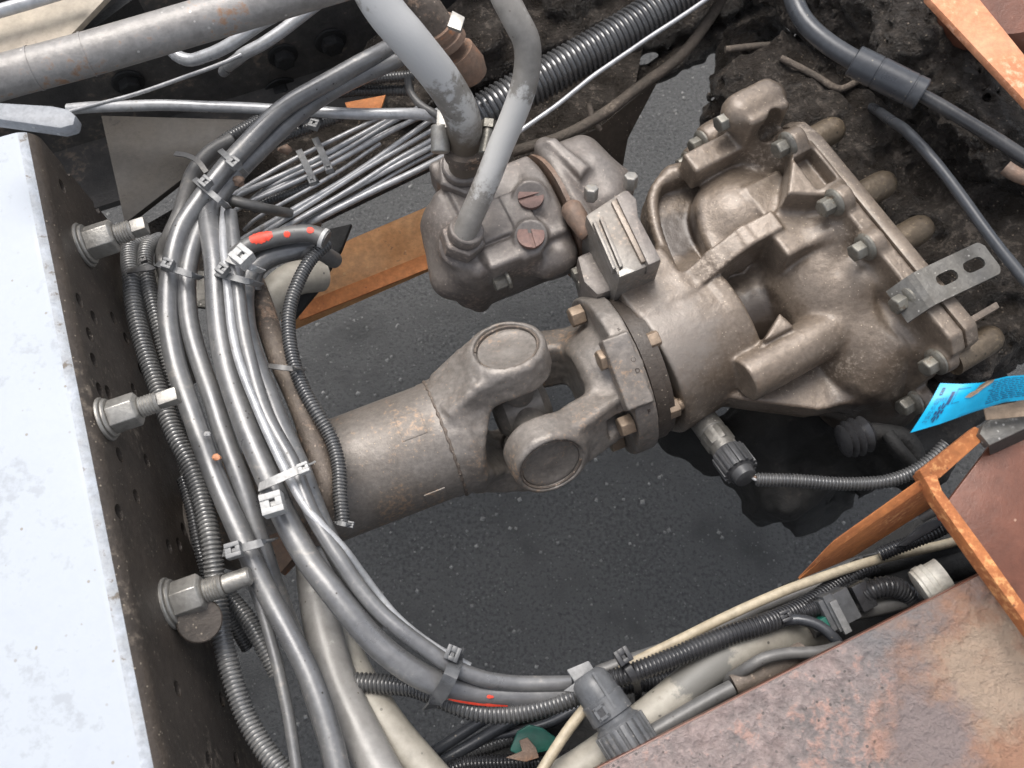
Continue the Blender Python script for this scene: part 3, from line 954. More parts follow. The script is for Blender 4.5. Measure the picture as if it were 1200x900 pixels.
# gusset wing below
FG.prism([wl(p, .604) for p in (gl(796, 452, .615), gl(864, 416, .615), gl(985, 430, .615), gl(1005, 470, .615), gl(960, 480, .615), gl(870, 468, .615))], z_ * .022, .002, .003)
FG.prism([wl(p, .586) for p in (gl(800, 452, .615), gl(864, 420, .615), gl(985, 434, .615), gl(1000, 466, .615), gl(958, 474, .615), gl(870, 462, .615))], z_ * .03, .004, .004)
FG.ell(gl(1020, 455, .56), (.05, .05, .06), k=.03)
# far chamber: valley floor, lip, bowl cover, bead rib
lipx = [(788, 205), (772, 216), (765, 232), (766, 255), (775, 288), (788, 322)]
FG.prism([wl(p, .607) for p in [gl(x, y, .64) for x, y in lipx] + [gl(840, 330, .64), gl(900, 260, .64), gl(905, 180, .64), gl(860, 168, .64)]], z_ * .065, .006, .008)
lp = list(crom([gl(x, y, .655) for x, y in lipx], 16))
for a0, b0 in zip(lp, lp[1:]):
    for dz_ in (0, .006, .012, .02, .03):
        FG.cap(a0 - z_ * dz_, b0 - z_ * dz_, .0050 + dz_ * .06, k=.003)
FG.cap(gl(788, 205, .655), gl(880, 178, .665), .0085, k=.012)
FG.cap(gl(792, 207, .64), gl(880, 180, .645), .012, k=.012)
cover = [gl(x, y, .66) for x, y in ((886, 184), (856, 197), (834, 209), (821, 224), (816, 244), (820, 272), (836, 306), (880, 300), (920, 240))]
cover = list(crom(cover[:7], 22)) + cover[7:]
FG.prism([wl(p, .630) for p in cover], z_ * .070, .006, .003)
FG.ell(gl(868, 252, .648), (.048, .045, .034), k=.010)
# strap rib from the neck up to the block
r1 = [gl(776, 362, .652), gl(800, 338, .662), gl(838, 304, .676), gl(874, 277, .686), gl(906, 260, .690)]
for a0, b0 in zip(r1, r1[1:]):
    d = b0 - a0
    ax = nrm(d); sd_ = nrm(np.cross(z_, ax)); up_ = np.cross(ax, sd_)
    FG.box((a0 + b0) / 2 - up_ * .022, (np.linalg.norm(d) / 2 + .005, .0105, .024), np.stack([ax, sd_, up_]), .0015, .0025)
# raised blocks at the end of the rib
FG.box(gl(906, 228, .683) - z_ * .025, (.021, .021, .025), rnd=.003, k=.004)
FG.box(gl(936, 264, .688) - z_ * .028, (.027, .0215, .028), rnd=.003, k=.004)
# shoulder on the neck that carries the pump adapter
FG.box(gl(762, 330, .668) - z_ * .032, (.030, .027, .032), rnd=.004, k=.010)
# bolts: seat bosses on the flange
bolts_px = [(848, 143, .040, 18, 1), (816, 170, .034, 16, 1), (799, 192, .028, 13, 1), (911, 176, .016, 18, 0), (967, 243, .014, 19, 0), (1004, 295, .014, 19, 0), (1052, 357, .014, 19, 0), (1087, 430, .014, 19, 0), (1058, 477, .016, 19, 0)]
bpos = []
for px, py, off, rp, lug in bolts_px:
    q = facept(px, py, off)
    rr = rp * mm(FG.wor(q))
    if lug:
        FG.cyl(q + x_ * .008, (sF + .012, q[1], q[2]), rr * 1.0, rr * 1.15, rnd=.003, k=.006)
        FG.cap(q + x_ * .022, (sF - .002, q[1] - .03, q[2] - .05), rr * .8, rr * 1.3, k=.012)
        bpos.append((FG.wor(q + x_ * .008), rr))
    else:
        FG.cyl((sF - .0035, q[1], q[2] - .001), (sF + .01, q[1], q[2] - .001), rr * .92, rr * .95, rnd=.002, k=.004)
        bpos.append((FG.wor((sF - .0035, q[1], q[2])), rr))
# block-shaped lug at the far end with a pocket in its side
q = facept(868, 135, .02)
FG.box(q + np.array([.014, -.004, -.014]), (.023, .0185, .032), rnd=.005, k=.006)
FG.cap(q + np.array([-.004, .0, .004]), q + np.array([.03, .0, .004]), .0165, k=.004)
FG.ell(q + np.array([.018, -.021, -.004]), (.012, .009, .022), k=.004, mode='sub')
FG.box(facept(838, 178, .05) - z_ * .012, (.030, .012, .016), rnd=.003, k=.005)
# triangular lug with a window below the top edge
tq = facept(932, 196, .03)
FG.prism([gl(917, 238, .70), gl(926, 180, .705), gl(945, 176, .70), gl(985, 226, .70), gl(966, 240, .70)], z_ * .030, .003, .008)
FG.box(gl(952, 203, .708), (.0105, .0185, .0085), rnd=.002, k=.003, mode='sub')
# weld-like ridges flowing from the flange onto the body
for (x0, y0), (x1, y1) in (((985, 262), (960, 300)), ((1022, 318), (990, 350)), ((1068, 395), (1040, 420))):
    FG.cap(facept(x0, y0, .004) - z_ * .02, facept(x1, y1, .03) - z_ * .05, .014, .02, k=.02)
FG.rough(.0003, 60, 1)
FG.rough(.0002, 230, 2)
gear = Thing('gear_case', 'large oily cast gear case bolted to a wide flange at right', 'gearbox', GO - np.array([0, 0, .17]))
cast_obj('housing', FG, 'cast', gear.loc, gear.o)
def flange_bolt(thing, p, ax, r, m='bolt', hgt=None, rot=None):
    hgt = hgt or r * .85
    u_, v_, w_ = frame(ax)
    thing.part('bolt', join(lathe(p, ax, [(0, r), (r * .16, r), (r * .30, r * .86), (r * .36, r * .66)], 30)), m)
    thing.part('bolt_head', hexa(p + np.array(ax) * r * .30, p + np.array(ax) * (r * .34 + hgt), r * .66, r * .09, random.random() if rot is None else rot), m, bevel=.0006)
for p, rr in bpos:
    flange_bolt(gear, p, -aG, rr * .90)
# mating flange behind, a little proud, and stud ends
def slabx(k, s0, s1, dz_):
    pts = [np.array([s0, p[1] * k, (p[2] - .0) * k + dz_]) for p in pol]
    return slab([FG.wor(p) for p in pts], aG * (s1 - s0))
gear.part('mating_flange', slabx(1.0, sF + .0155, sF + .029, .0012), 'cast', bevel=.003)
for px, py in ((984, 148), (1044, 211), (1087, 263), (1168, 392), (910, 113)):
    c = hit(px, py, FG.wor((sF + .066, 0, 0)), aG) - aG * .022
    r = .0132
    gear.part('stud_end', lathe(c - aG * .03, aG, [(0, r), (.040, r), (.046, r * .93), (.051, r * .72), (.053, r * .4), (.0535, r * .1)], 28), 'brass')
# perforated strap bracket held by the flange bolt
bk = []
pb = facept(1052, 357, .010)
zb = float(FG.wor((0, 0, zt))[2]) + .010
A0, A1 = at(1063, 348, zb), at(1162, 301, zb + .002)
bl = nrm(A1 - A0); bw = nrm(np.cross((0, 0, 1), bl)) * .0165
th = np.array([0, 0, -.0035])
Lb = np.linalg.norm(A1 - A0)
def strap_bracket():
    segs = []
    n = 64
    # outline with two slots: build as cells and drop the slots
    slots = [(.34, .58), (.66, .90)]
    out = []
    def P(u, v):
        z = 0
        if u < .20: z = -.020 * (1 - u / .20) ** 1.3
        return A0 + bl * Lb * u + bw * v + np.array([0, 0, z])
    us = sorted(set([0, .03, .06, .1, .15, .2, .27] + [s for sl in slots for s in sl] + [sl[0] + (sl[1] - sl[0]) * t for sl in slots for t in (.06, .15, .3, .5, .7, .85, .94)] + [.62, .95, .975, 1.0]))
    def inner(u):
        for s0, s1 in slots:
            if s0 <= u <= s1:
                t = (u - s0) * Lb; e = (s1 - u) * Lb; r = .0055
                m = min(t, e)
                return (r if m >= r else math.sqrt(max(0, r * r - (r - m) ** 2))) / .0165
        return 0
    def outer(u):
        e = (1 - u) * Lb
        return 1 - (max(0, .005 - e) / .005) ** 2 * .35
    V, Fc = [], []
    for u in us:
        for v in (-outer(u), -inner(u), inner(u), outer(u)):
            V.append(P(u, v))
    n = len(us)
    for i in range(n - 1):
        um = (us[i] + us[i + 1]) / 2
        for j in range(3):
            if j == 1 and inner(um) > 0: continue
            a, b, c, d = i * 4 + j, (i + 1) * 4 + j, (i + 1) * 4 + j + 1, i * 4 + j + 1
            Fc.append((a, b, c, d))
    return V, Fc
sb = Thing('strap_bracket', 'flat steel strap bracket with two long slots bolted onto the gear case flange', 'bracket', A0)
o = sb.part('strap', strap_bracket(), 'bracket_steel', smooth=False)
bm = bmesh.new(); bm.from_mesh(o.data)
bmesh.ops.remove_doubles(bm, verts=bm.verts, dist=.00008)
bmesh.ops.dissolve_degenerate(bm, edges=bm.edges, dist=1e-6)
bm.to_mesh(o.data); bm.free()
so = o.modifiers.new('thickness', 'SOLIDIFY'); so.thickness = .0032; so.offset = 0
# thin lip bracket below it
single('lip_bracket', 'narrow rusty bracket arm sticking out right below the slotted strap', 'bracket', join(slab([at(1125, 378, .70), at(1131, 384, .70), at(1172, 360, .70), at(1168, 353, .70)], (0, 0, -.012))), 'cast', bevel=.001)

# ------------------------------------------------------------------ pump and its adapter
P0, P1 = at(530, 305, .62), at(722, 228, .62)
aP = nrm(P1 - P0); hP = nrm(np.cross((0, 0, 1), aP))       # towards the far side
RP = np.stack([aP, hP, np.array([0, 0, 1.])], 1)
PO = (P0 + P1) / 2
FP = Field((-.125, -.085, -.09), (.135, .10, .10), .0014, PO, RP)
def pp_(px, py, z):
    return FP.loc(at(px, py, z))
FP.box((-.052, .004, .000), (.050, .050, .046), rnd=.022, k=.004)
FP.box((-.078, .004, .0), (.012, .0515, .047), rnd=.012, k=.003)
FP.box((-.030, .004, .004), (.044, .046, .047), rnd=.004, k=.003)
FP.cyl((-.002, .004, 0), (.018, .004, 0), .060, rnd=.006, k=.008)
# end cover on the far side of the gasket, rounded
FP.box((.034, .008, .002), (.010, .056, .052), rnd=.010, k=.003)
FP.box((.056, .012, .002), (.032, .048, .046), rnd=.020, k=.006)
FP.cap(pp_(690, 205, .645), pp_(715, 220, .64), .026, .024, .012)
FP.prism([pp_(640, 170, .67), pp_(650, 166, .67), pp_(690, 200, .67), pp_(680, 212, .67)], (0, 0, .016), .003, .008)
# pads and ridges on top
FP.box(pp_(585, 258, .670), (.024, .020, .007), rnd=.0012, k=.0018)
FP.box(pp_(606, 247, .672), (.011, .018, .007), rnd=.0012, k=.0018)
FP.box(pp_(592, 306, .655), (.020, .012, .020), rnd=.004, k=.004)
FP.box(pp_(617, 298, .652), (.010, .014, .020), rnd=.003, k=.004)
FP.cyl(pp_(622, 232, .655), pp_(622, 232, .680), .0165, rnd=.002, k=.005)
FP.cyl(pp_(622, 277, .650), pp_(622, 277, .680), .0160, rnd=.002, k=.005)
FP.cap(pp_(640, 305, .640), pp_(655, 298, .645), .018, .018, .006)
FP.cyl(pp_(540, 288, .64), pp_(540, 288, .672), .021, rnd=.003, k=.006)
FP.cyl(pp_(545, 205, .63), pp_(545, 205, .668), .027, .024, rnd=.003, k=.008)
FP.box(pp_(530, 205, .648), (.020, .012, .018), rnd=.005, k=.006)
FP.cap(pp_(520, 268, .632), pp_(530, 325, .62), .022, .022, .012)
FP.rough(.0003, 90, 3)
pump = Thing('gear_pump', 'dusty brown cast gear pump under the two grey hoses', 'pump', PO - np.array([0, 0, .07]))
cast_obj('pump_body', FP, 'pump', pump.loc, pump.o)
for px, py, z, s in ((622, 232, .6805, 0.95), (622, 277, .6805, 1.0)):
    c = at(px, py, z)
    d = nrm(np.array([-.25, .95, 0])) if s == 1 else nrm(np.array([.9, .3, 0]))
    e = np.cross((0, 0, 1), d)
    r = .0128 * s
    # disc with a screwdriver slot: two half discs
    def half(sg):
        a0 = np.linspace(-1.45, 1.45, 16)
        pts = [c + (d * math.sin(k) + e * sg * math.cos(k)) * r for k in a0]
        return slab(pts, (0, 0, .0026))
    pump.part('slotted_plug', join(half(1), half(-1), cyl(c - np.array([0, 0, .002]), c + np.array([0, 0, .0008]), r * .98)), 'plug_red', bevel=.0004)
# gasket flange standing proud between pump halves
gp = []
for k in range(40):
    a = k * 2 * math.pi / 40
    r = .0655 + .003 * math.cos(3 * a + .6)
    gp.append(FP.wor((.021, .004 + math.cos(a) * r, math.sin(a) * r)))
pump.part('gasket_plate', slab(gp, aP * .0042), 'copper_rust')
g = []
for px, py, z in ((655, 205, .685), (690, 300, .66), (592, 330, .655)):
    pass
pump.part('sensor_plug', sweep(crom([at(667, 240, .682), at(676, 255, .682), at(690, 276, .678)], 12), [.0075, .010, .0105, .0105, .0105, .0105, .010, .0098, .0096, .0094, .0092, .007], 18), 'copper_rust')
for px, py, z in ((690, 330, .635), (684, 318, .64), (592, 328, .648)):
    c = at(px, py, z)
    pump.part('pump_bolt', join(hexa(c, c - aP * .012, .0075, .001, .2), cyl(c, c + aP * .004, .010, ch=.001)), 'bolt')
# port nuts
c = at(540, 287, .672)
ax2 = nrm(at(567, 217, .755) - c)
pump.part('outlet_nut', join(hexa(c, c + ax2 * .014, .021, .002, .3), cyl(c + ax2 * .014, c + ax2 * .026, .0165, ch=.0015)), 'pump', bevel=.0008)
c = at(545, 206, .668)
pump.part('inlet_nut', join(hexa(c, c + np.array([0, 0, .012]), .0275, .002, .1), cyl(c + np.array([0, 0, .012]), c + np.array([0, 0, .022]), .0215, ch=.002)), 'pump', bevel=.0008)
# adapter block between pump and gear case
ad = Thing('pump_adapter', 'grey cast adapter block with two grooves joining pump to gear case', 'bracket', at(730, 270, .60))
za = .705
top = [at(x, y, za) for x, y in ((686, 252), (733, 221), (745, 232), (748, 252), (776, 305), (726, 326))]
ad.part('block', slab(top, (0, 0, -.075)), 'cast_grey', bevel=.003)
ad.part('machined_pad', slab([at(x, y, za + .006) for x, y in ((722, 231), (735, 222), (746, 233), (748, 253), (775, 304), (760, 311))], (0, 0, -.02)), 'pump', bevel=.002)
ad.part('lower_flange', slab([at(x, y, .665) for x, y in ((676, 300), (700, 290), (724, 338), (700, 346), (684, 330))], (0, 0, -.05)), 'pump', bevel=.004)
ad.part('bright_corner', slab([at(x, y, za + .0035) for x, y in ((725, 318), (733, 312), (746, 317), (726, 325))], (0, 0, -.004)), 'zinc', bevel=.0008)
rid = [at(x, y, za + .004) for x, y in ((716, 236), (722, 232), (761, 304), (752, 308))]
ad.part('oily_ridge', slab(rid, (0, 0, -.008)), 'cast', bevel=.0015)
for x in (0, 8):
    gr = [at(694 + x, 262 - x * .5, za + .0015), at(698 + x, 260 - x * .5, za + .0015), at(722 + x, 316 - x * .3, za + .0015), at(718 + x, 318 - x * .3, za + .0015)]
    ad.part('raised_fin', slab([p_ + np.array([0, 0, .004]) for p_ in gr], (0, 0, -.010)), 'cast_grey', bevel=.0008)
for px, py in ((738, 219), (692, 233)):
    c = at(px, py, za - .004)
    ad.part('adapter_bolt', hexa(c, c + np.array([.0, .004, .013]), .0066, .001, .4), 'zinc', bevel=.0005)
# ================================================================== cables, hoses and lines
def hash_of(t):
    return sum((i + 1) * ord(c) for i, c in enumerate(t))
def cable(name, label, pts, w, m, corr=None, cat='cable', group=None, sides=16, taper=None, wob=1):
    P = [at(*p) for p in pts]
    r = w / 2 * np.mean([mm(p) for p in P])
    if wob and len(P) > 3:
        q = crom(P, max(12, int(length(P) / .022)))
        amp = np.minimum(1, np.minimum(np.arange(len(q)), np.arange(len(q))[::-1]) / 3)[:, None]
        sd_ = abs(hash_of(label)) % 97
        off = np.stack([vnoise(q + 3.1 * sd_, 16, sd_), vnoise(q + 1.7 * sd_, 16, sd_ + 5), .4 * vnoise(q, 16, sd_ + 9)], -1)
        P = list(q + off * amp * .0042 * wob)
    if corr:
        corr = (corr * .78 * np.mean([mm(p) for p in P]), r * .15)
    return single(name, label, cat, tube(P, r, sides, .005, corr, taper), m, group, angle=34 if corr else 50)
LB = 'cables of the left loom'
cable('corrugated_conduit', 'leftmost corrugated conduit of the left loom, running beside the perforated side', [(176, 284, .655), (160, 284, .665), (152, 298, .675), (154, 318, .685), (156, 355, .69), (168, 405, .69), (181, 445, .69), (203, 505, .69), (226, 552, .69), (240, 600, .69), (250, 645, .69), (256, 690, .683), (261, 735, .68), (273, 787, .68), (293, 848, .68), (318, 888, .68), (350, 925, .68)], 23, 'conduit_grey', 6.2, group=LB)
cable('corrugated_conduit', 'short grey corrugated conduit tucked between leftmost conduit and thick grey cable', [(188, 280, .66), (172, 292, .68), (172, 318, .686), (180, 355, .686), (189, 392, .682), (198, 440, .672), (210, 510, .66), (222, 570, .66), (236, 640, .66), (262, 690, .655), (285, 716, .655), (303, 748, .655), (325, 790, .65)], 19, 'conduit_grey', 5.4, group=LB)
cable('thin_conduit', 'thin black corrugated conduit half hidden behind the big stud bolt', [(214, 560, .668), (226, 600, .668), (237, 650, .662), (255, 700, .64), (290, 760, .61)], 15, 'conduit', 5, group=LB)
cable('thick_cable', 'thick grey cable third from left in the loom, bent to the bottom edge', [(520, 22, .66), (486, 42, .68), (446, 62, .70), (398, 86, .705), (335, 124, .71), (275, 182, .71), (230, 238, .71), (212, 267, .71), (204, 295, .71), (199, 325, .71), (198, 367, .71), (207, 430, .71), (226, 487, .71), (245, 540, .71), (270, 600, .712), (293, 650, .712), (314, 692, .71), (341, 742, .71), (363, 790, .71), (380, 838, .71), (394, 890, .71), (402, 930, .71)], 24, 'grey_cable', group=LB)
cable('thick_cable', 'thick grey cable right of the third one, diving under it at the low tie', [(530, 34, .65), (496, 53, .672), (458, 72, .69), (405, 98, .692), (345, 138, .694), (290, 188, .695), (252, 236, .70), (236, 265, .702), (226, 292, .705), (219, 325, .706), (221, 367, .706), (234, 425, .706), (254, 485, .706), (274, 540, .706), (295, 598, .702), (311, 645, .695), (324, 690, .685), (345, 750, .68), (368, 815, .68), (388, 880, .68), (398, 925, .68)], 22, 'grey_cable', group=LB)
cable('slim_cable', 'slim grey cable splitting off to the left below the low tie', [(282, 610, .70), (288, 655, .70), (305, 708, .695), (322, 775, .692), (336, 840, .69), (347, 900, .69), (350, 930, .69)], 14, 'grey_cable', group=LB)
cable('thick_cable', 'dull grey cable curving down the outside of the upper left loom', [(272, 165, .675), (245, 180, .68), (225, 205, .682), (214, 240, .684), (203, 272, .686), (190, 292, .672), (196, 330, .67), (206, 400, .668), (220, 450, .66)], 20, 'dull_cable', group=LB)
E_ = 'cables of the right loom'
cable('thick_cable', 'leftmost grey cable of the right loom in front of the shaft end', [(262, 228, .69), (246, 240, .70), (246, 265, .705), (252, 300, .71), (255, 340, .712), (259, 393, .714), (271, 450, .716), (289, 505, .718), (313, 560, .72), (336, 612, .72), (362, 660, .72), (399, 706, .72), (433, 747, .715), (467, 777, .71), (510, 800, .70), (555, 811, .69), (610, 814, .685), (668, 812, .68)], 29, 'grey_cable', group=E_)
cable('slim_cable', 'slim pale cable second in the right loom', [(264, 240, .70), (262, 275, .712), (266, 325, .722), (271, 383, .726), (287, 443, .73), (307, 493, .732), (334, 545, .732), (360, 592, .73), (385, 622, .728), (408, 648, .72), (432, 684, .700), (462, 722, .692), (505, 756, .688), (550, 782, .684)], 11, 'silver_line', group=E_)
cable('thick_cable', 'grey cable lying over the thick one along the lower bend', [(270, 250, .705), (276, 300, .715), (279, 340, .72), (284, 390, .722), (298, 440, .724), (318, 495, .727), (345, 545, .727), (368, 605, .727), (400, 660, .725), (433, 706, .72), (467, 737, .717), (500, 761, .712), (545, 788, .704), (603, 801, .695), (668, 801, .688)], 18, 'grey_cable', group=E_)
cable('thick_cable', 'rightmost thick grey cable of the right loom next to the rusty pipe', [(372, 286, .69), (330, 297, .70), (300, 308, .70), (288, 330, .70), (290, 383, .704), (305, 440, .708), (325, 495, .71), (347, 540, .71), (372, 600, .705), (395, 648, .70), (420, 690, .695), (455, 728, .69)], 23, 'grey_cable', group=E_)
cable('conduit_hose', 'black corrugated conduit below the thick bend along the bottom', [(405, 799, .665), (450, 802, .667), (485, 807, .672), (527, 823, .682), (560, 833, .685), (600, 835, .685), (635, 830, .685), (682, 814, .685), (700, 806, .682)], 24, 'conduit', 6.4)
cable('rusty_pipe', 'rust speckled brown pipe between right loom and narrow black conduit', [(285, 300, .66), (298, 335, .67), (310, 365, .675), (325, 415, .68), (348, 470, .682), (368, 520, .682), (382, 565, .68), (380, 600, .67), (368, 630, .65)], 27, 'rusty_pipe', cat='pipe')
cable('corrugated_conduit', 'narrow black corrugated conduit hanging right of the rusty pipe', [(384, 284, .695), (366, 301, .698), (348, 335, .70), (339, 370, .70), (341, 408, .70), (353, 448, .698), (371, 485, .696), (389, 518, .69), (399, 560, .69), (398, 600, .69), (402, 614, .69)], 17, 'conduit', 5.0)
red = cable('marked_hose', 'dull hose with three red paint marks near the orange beam', [(276, 300, .715), (292, 287, .716), (312, 281, .716), (340, 275, .715), (366, 274, .714), (383, 281, .712)], 21, 'dull_cable', cat='hose')
def paint(parent, pts, r, a0, a1):
    P = [at(*p) for p in pts]
    g = sweep(crom(P, 10), r, 8, arc=(a0, a1), cap=False)
    o = mesh_obj('paint_mark', g, 'red_paint', tuple(parent.location))
    o.parent = parent; o.location = (0, 0, 0)
P = crom([at(*p) for p in [(276, 300, .715), (292, 287, .716), (312, 281, .716), (340, 275, .715), (366, 274, .714), (383, 281, .712)]], 200)
rr = 21 / 2 * mm(P[90]) + .0004
def blob_mark(parent, P, r, i0, i1, amid, aw, seed):
    rgx = np.random.default_rng(seed)
    n = 14
    idx = np.linspace(i0, i1, n)
    V, Fc = [], []
    Tn = np.gradient(P, axis=0)
    for k, i in enumerate(idx):
        i = int(i); T = nrm(Tn[i]); u = np.array([0, 0, 1.]); u = nrm(u - T * (u @ T)); v = np.cross(T, u)
        w = aw * (math.sin(math.pi * min(1, max(.04, (k + .4) / n))) ** .45) * rgx.uniform(.75, 1.1)
        for j in range(7):
            a = amid + w * (j / 3 - 1)
            V.append(P[i] + r * (u * math.cos(a) + v * math.sin(a)))
    for k in range(n - 1):
        for j in range(6):
            Fc.append((k * 7 + j, k * 7 + j + 1, (k + 1) * 7 + j + 1, (k + 1) * 7 + j))
    o = mesh_obj('paint_mark', (V, Fc), 'red_paint', tuple(parent.location))
    o.parent = parent; o.location = (0, 0, 0)
    return o
blob_mark(red, P, rr, 42, 88, .1, .75, 1)
blob_mark(red, P, rr, 110, 124, .45, .4, 2)
blob_mark(red, P, rr, 158, 172, .1, .42, 3)
o = mesh_obj('end_ring', sweep(P[188:197], rr + .0009, 18), 'nylon_light', tuple(red.location)); o.parent = red; o.location = (0, 0, 0)
cable('short_hose', 'dull grey hose bending under the red marked one', [(296, 340, .69), (300, 318, .695), (318, 304, .695), (345, 297, .694), (372, 296, .69), (392, 305, .66)], 20, 'dull_cable', cat='hose')
stain_shade(M['beige_hose'], (.17, .165, .15), tuple(at(818, 782, .70)), .030, (.30, .50), 60)
M['worn_hose'] = mat('worn_hose', (.215, .20, .18), (.26, .245, .225), c3=(.33, .318, .30), c3cut=.585, rough=.48, s1=14, s2=110, bump=.1, spots=.01, spot_c=(.12, .10, .08), spot_s=400, mott=.2)
stain_shade(M['worn_hose'], (.47, .46, .44), tuple(at(590, 170, .76)), .07, (.50, .74), 120)
stain_shade(M['worn_hose'], (.47, .465, .455), tuple(at(480, 42, .84)), .075, (.50, .70), 60)
stain_shade(M['worn_hose'], (.13, .105, .08), tuple(at(545, 185, .70)), .07, (.20, .85), 40)
# two big hoses at the bottom left
cable('big_hose', 'big grey hose rising from the bottom edge under the left looms', [(366, 630, .63), (370, 690, .645), (378, 740, .655), (397, 805, .665), (424, 862, .675), (452, 915, .685), (470, 950, .69)], 46, 'big_hose', cat='hose', sides=24)
cable('big_hose', 'dusty beige hose beside the big grey one at the bottom edge', [(380, 680, .615), (398, 745, .63), (420, 800, .645), (452, 850, .655), (497, 902, .66), (534, 946, .665)], 44, 'beige_hose', cat='hose', sides=24)
for i, (a, b, w, lb) in enumerate((((488, 892), (566, 843), 14, 'upper black rod below the lower black conduit'), ((505, 900), (603, 842), 15, 'lower black rod below the lower black conduit'), ((560, 872), (640, 850), 12, 'short dark rod beside the green plastic part'))):
    cable('black_rod', lb, [(a[0] - 20, a[1] + 12, .60), (*a, .60), (*b, .61), (b[0] + 40, b[1] - 22, .615)], w, 'black_rubber', cat='rod')
cable('corrugated_conduit', 'corrugated black conduit lowest at the bottom edge below the green part', [(500, 918, .61), (540, 896, .61), (590, 893, .61), (640, 892, .61), (690, 884, .61), (740, 862, .61)], 20, 'conduit_black', 5.5)
cable('corrugated_conduit', 'short corrugated black conduit left of the green plastic part', [(520, 892, .60), (550, 880, .60), (590, 868, .60), (605, 862, .60)], 18, 'conduit', 5.5)
# top: hoses into the pump
hz = cable('big_hose', 'wide grey hose dropping from the top edge into the pump inlet', [(425, -45, .88), (442, 0, .86), (478, 45, .835), (515, 90, .80), (538, 133, .76), (545, 175, .71), (545, 200, .682)], 44, 'worn_hose', cat='hose', sides=26)
cable('big_hose', 'slimmer grey hose with worn print curving from the top edge to the pump outlet', [(582, -45, .86), (590, 0, .85), (612, 40, .83), (617, 72, .81), (609, 115, .785), (588, 167, .755), (566, 222, .725), (547, 266, .70), (542, 280, .69)], 31, 'worn_hose', cat='hose', sides=24)
cable('fat_conduit', 'fat black corrugated conduit running to the top edge behind the hoses', [(520, 158, .62), (560, 136, .63), (590, 118, .635), (633, 95, .64), (700, 55, .65), (767, 14, .66), (850, -42, .67)], 47, 'conduit_gloss', 8.2, sides=26)
cable('pale_line', 'thin pale line following the lower side of the fat conduit', [(560, 190, .655), (620, 145, .665), (660, 118, .67), (700, 87, .675), (750, 52, .68), (800, 19, .685), (850, -16, .69)], 5.5, 'silver_line', cat='line')
cable('frayed_rope', 'rough brown line drooping above the gap to the asphalt', [(600, 178, .60), (650, 162, .605), (700, 138, .61), (745, 105, .615), (790, 72, .62), (840, 10, .63), (860, -30, .63)], 13, 'fiber', cat='line')
cable('frayed_rope', 'short frayed line hanging off the brown line above the gap', [(690, 122, .615), (695, 140, .61), (703, 152, .60)], 7, 'fiber', cat='line')
for lb, pts, w in (('curved grey tube hooking under the steel pipe', [(196, 40, .72), (200, 58, .71), (215, 70, .705), (240, 66, .71), (270, 52, .72), (300, 32, .73), (335, 10, .74), (380, -20, .75)], 15), ('straight grey tube right of the hooked one', [(262, 84, .60), (274, 72, .66), (290, 58, .695), (310, 48, .70), (345, 24, .71), (390, -8, .72), (420, -30, .73)], 14)):
    cable('grey_tube', lb, pts, w, 'silver_line', cat='tube')
cable('silver_tube', 'level pale silver tube crossing behind the loom at the upper left', [(80, 128, .655), (130, 124, .66), (185, 122, .665), (270, 126, .665), (335, 130, .665), (400, 133, .665), (470, 133, .665), (505, 136, .655), (535, 150, .63)], 13, 'silver_line', cat='tube')
cable('thin_wire', 'thin straight silver wire from the far left corner up to the tubes', [(80, 131, .66), (160, 110, .67), (220, 90, .68), (272, 69, .69), (330, 40, .70)], 5, 'silver_line', cat='wire')
for lb, pts, w in (('upper corrugated conduit emerging left of the wide hose', [(360, 112, .63), (400, 100, .635), (440, 92, .64), (485, 88, .64)], 13), ('lower corrugated conduit emerging left of the wide hose', [(350, 116, .625), (400, 108, .625), (440, 106, .625), (485, 106, .625)], 13), ('corrugated conduit under the level silver tube', [(305, 180, .63), (330, 162, .635), (360, 150, .635), (400, 135, .63)], 15), ('corrugated conduit left of the paired grey cables', [(235, 190, .655), (262, 165, .66), (290, 148, .66), (320, 130, .655)], 15), ('pale corrugated conduit between thin air lines', [(296, 246, .615), (320, 234, .62), (345, 225, .622), (365, 217, .622)], 12)):
    cable('corrugated_conduit', lb, pts, w, 'conduit', 4.4)
cable('branch_cable', 'short dark cable branching right from the upper loom tie', [(262, 232, .69), (285, 238, .688), (305, 243, .68), (325, 248, .66), (350, 252, .61), (372, 262, .56)], 12, 'dull_cable')
cable('curved_line', 'small dark line curving behind the wide hose', [(478, 92, .66), (480, 108, .66), (492, 124, .66), (512, 136, .66), (525, 150, .64)], 9, 'dull_cable', cat='line')
rods = [((268, 232), (440, 142), 6), ((282, 228), (452, 141), 7), ((290, 238), (478, 143), 6), ((300, 232), (490, 140), 6), ((312, 222), (470, 137), 6), ((292, 275), (505, 140), 7), ((302, 278), (512, 150), 6), ((318, 275), (512, 160), 6), ((330, 270), (515, 168), 7), ((345, 266), (520, 172), 5), ((360, 262), (522, 182), 8), ((300, 258), (430, 178), 5)]
desc = ['topmost', 'second', 'third', 'fourth', 'fifth', 'sixth', 'seventh', 'eighth', 'ninth', 'tenth', 'lowest', 'short inner']
for i, (a, b, w) in enumerate(rods):
    z = .632 if i in (5, 6, 7) else .622 + .004 * (i % 3)
    b2 = (b[0] + (b[0] - a[0]) * .12, b[1] + (b[1] - a[1]) * .12)
    mid = ((a[0] + b[0]) / 2 + random.uniform(-5, 5), (a[1] + b[1]) / 2 + random.uniform(-5, 5))
    cable('air_line', desc[i] + ' of the thin silver air lines fanning left of the pump', [(a[0] - (b[0] - a[0]) * .10, a[1] - (b[1] - a[1]) * .10 + 3, z - .035), (*a, z - .006), (*mid, z + .004), (*b2, z)], w, 'silver_line', cat='air line', group='thin air lines', sides=10)
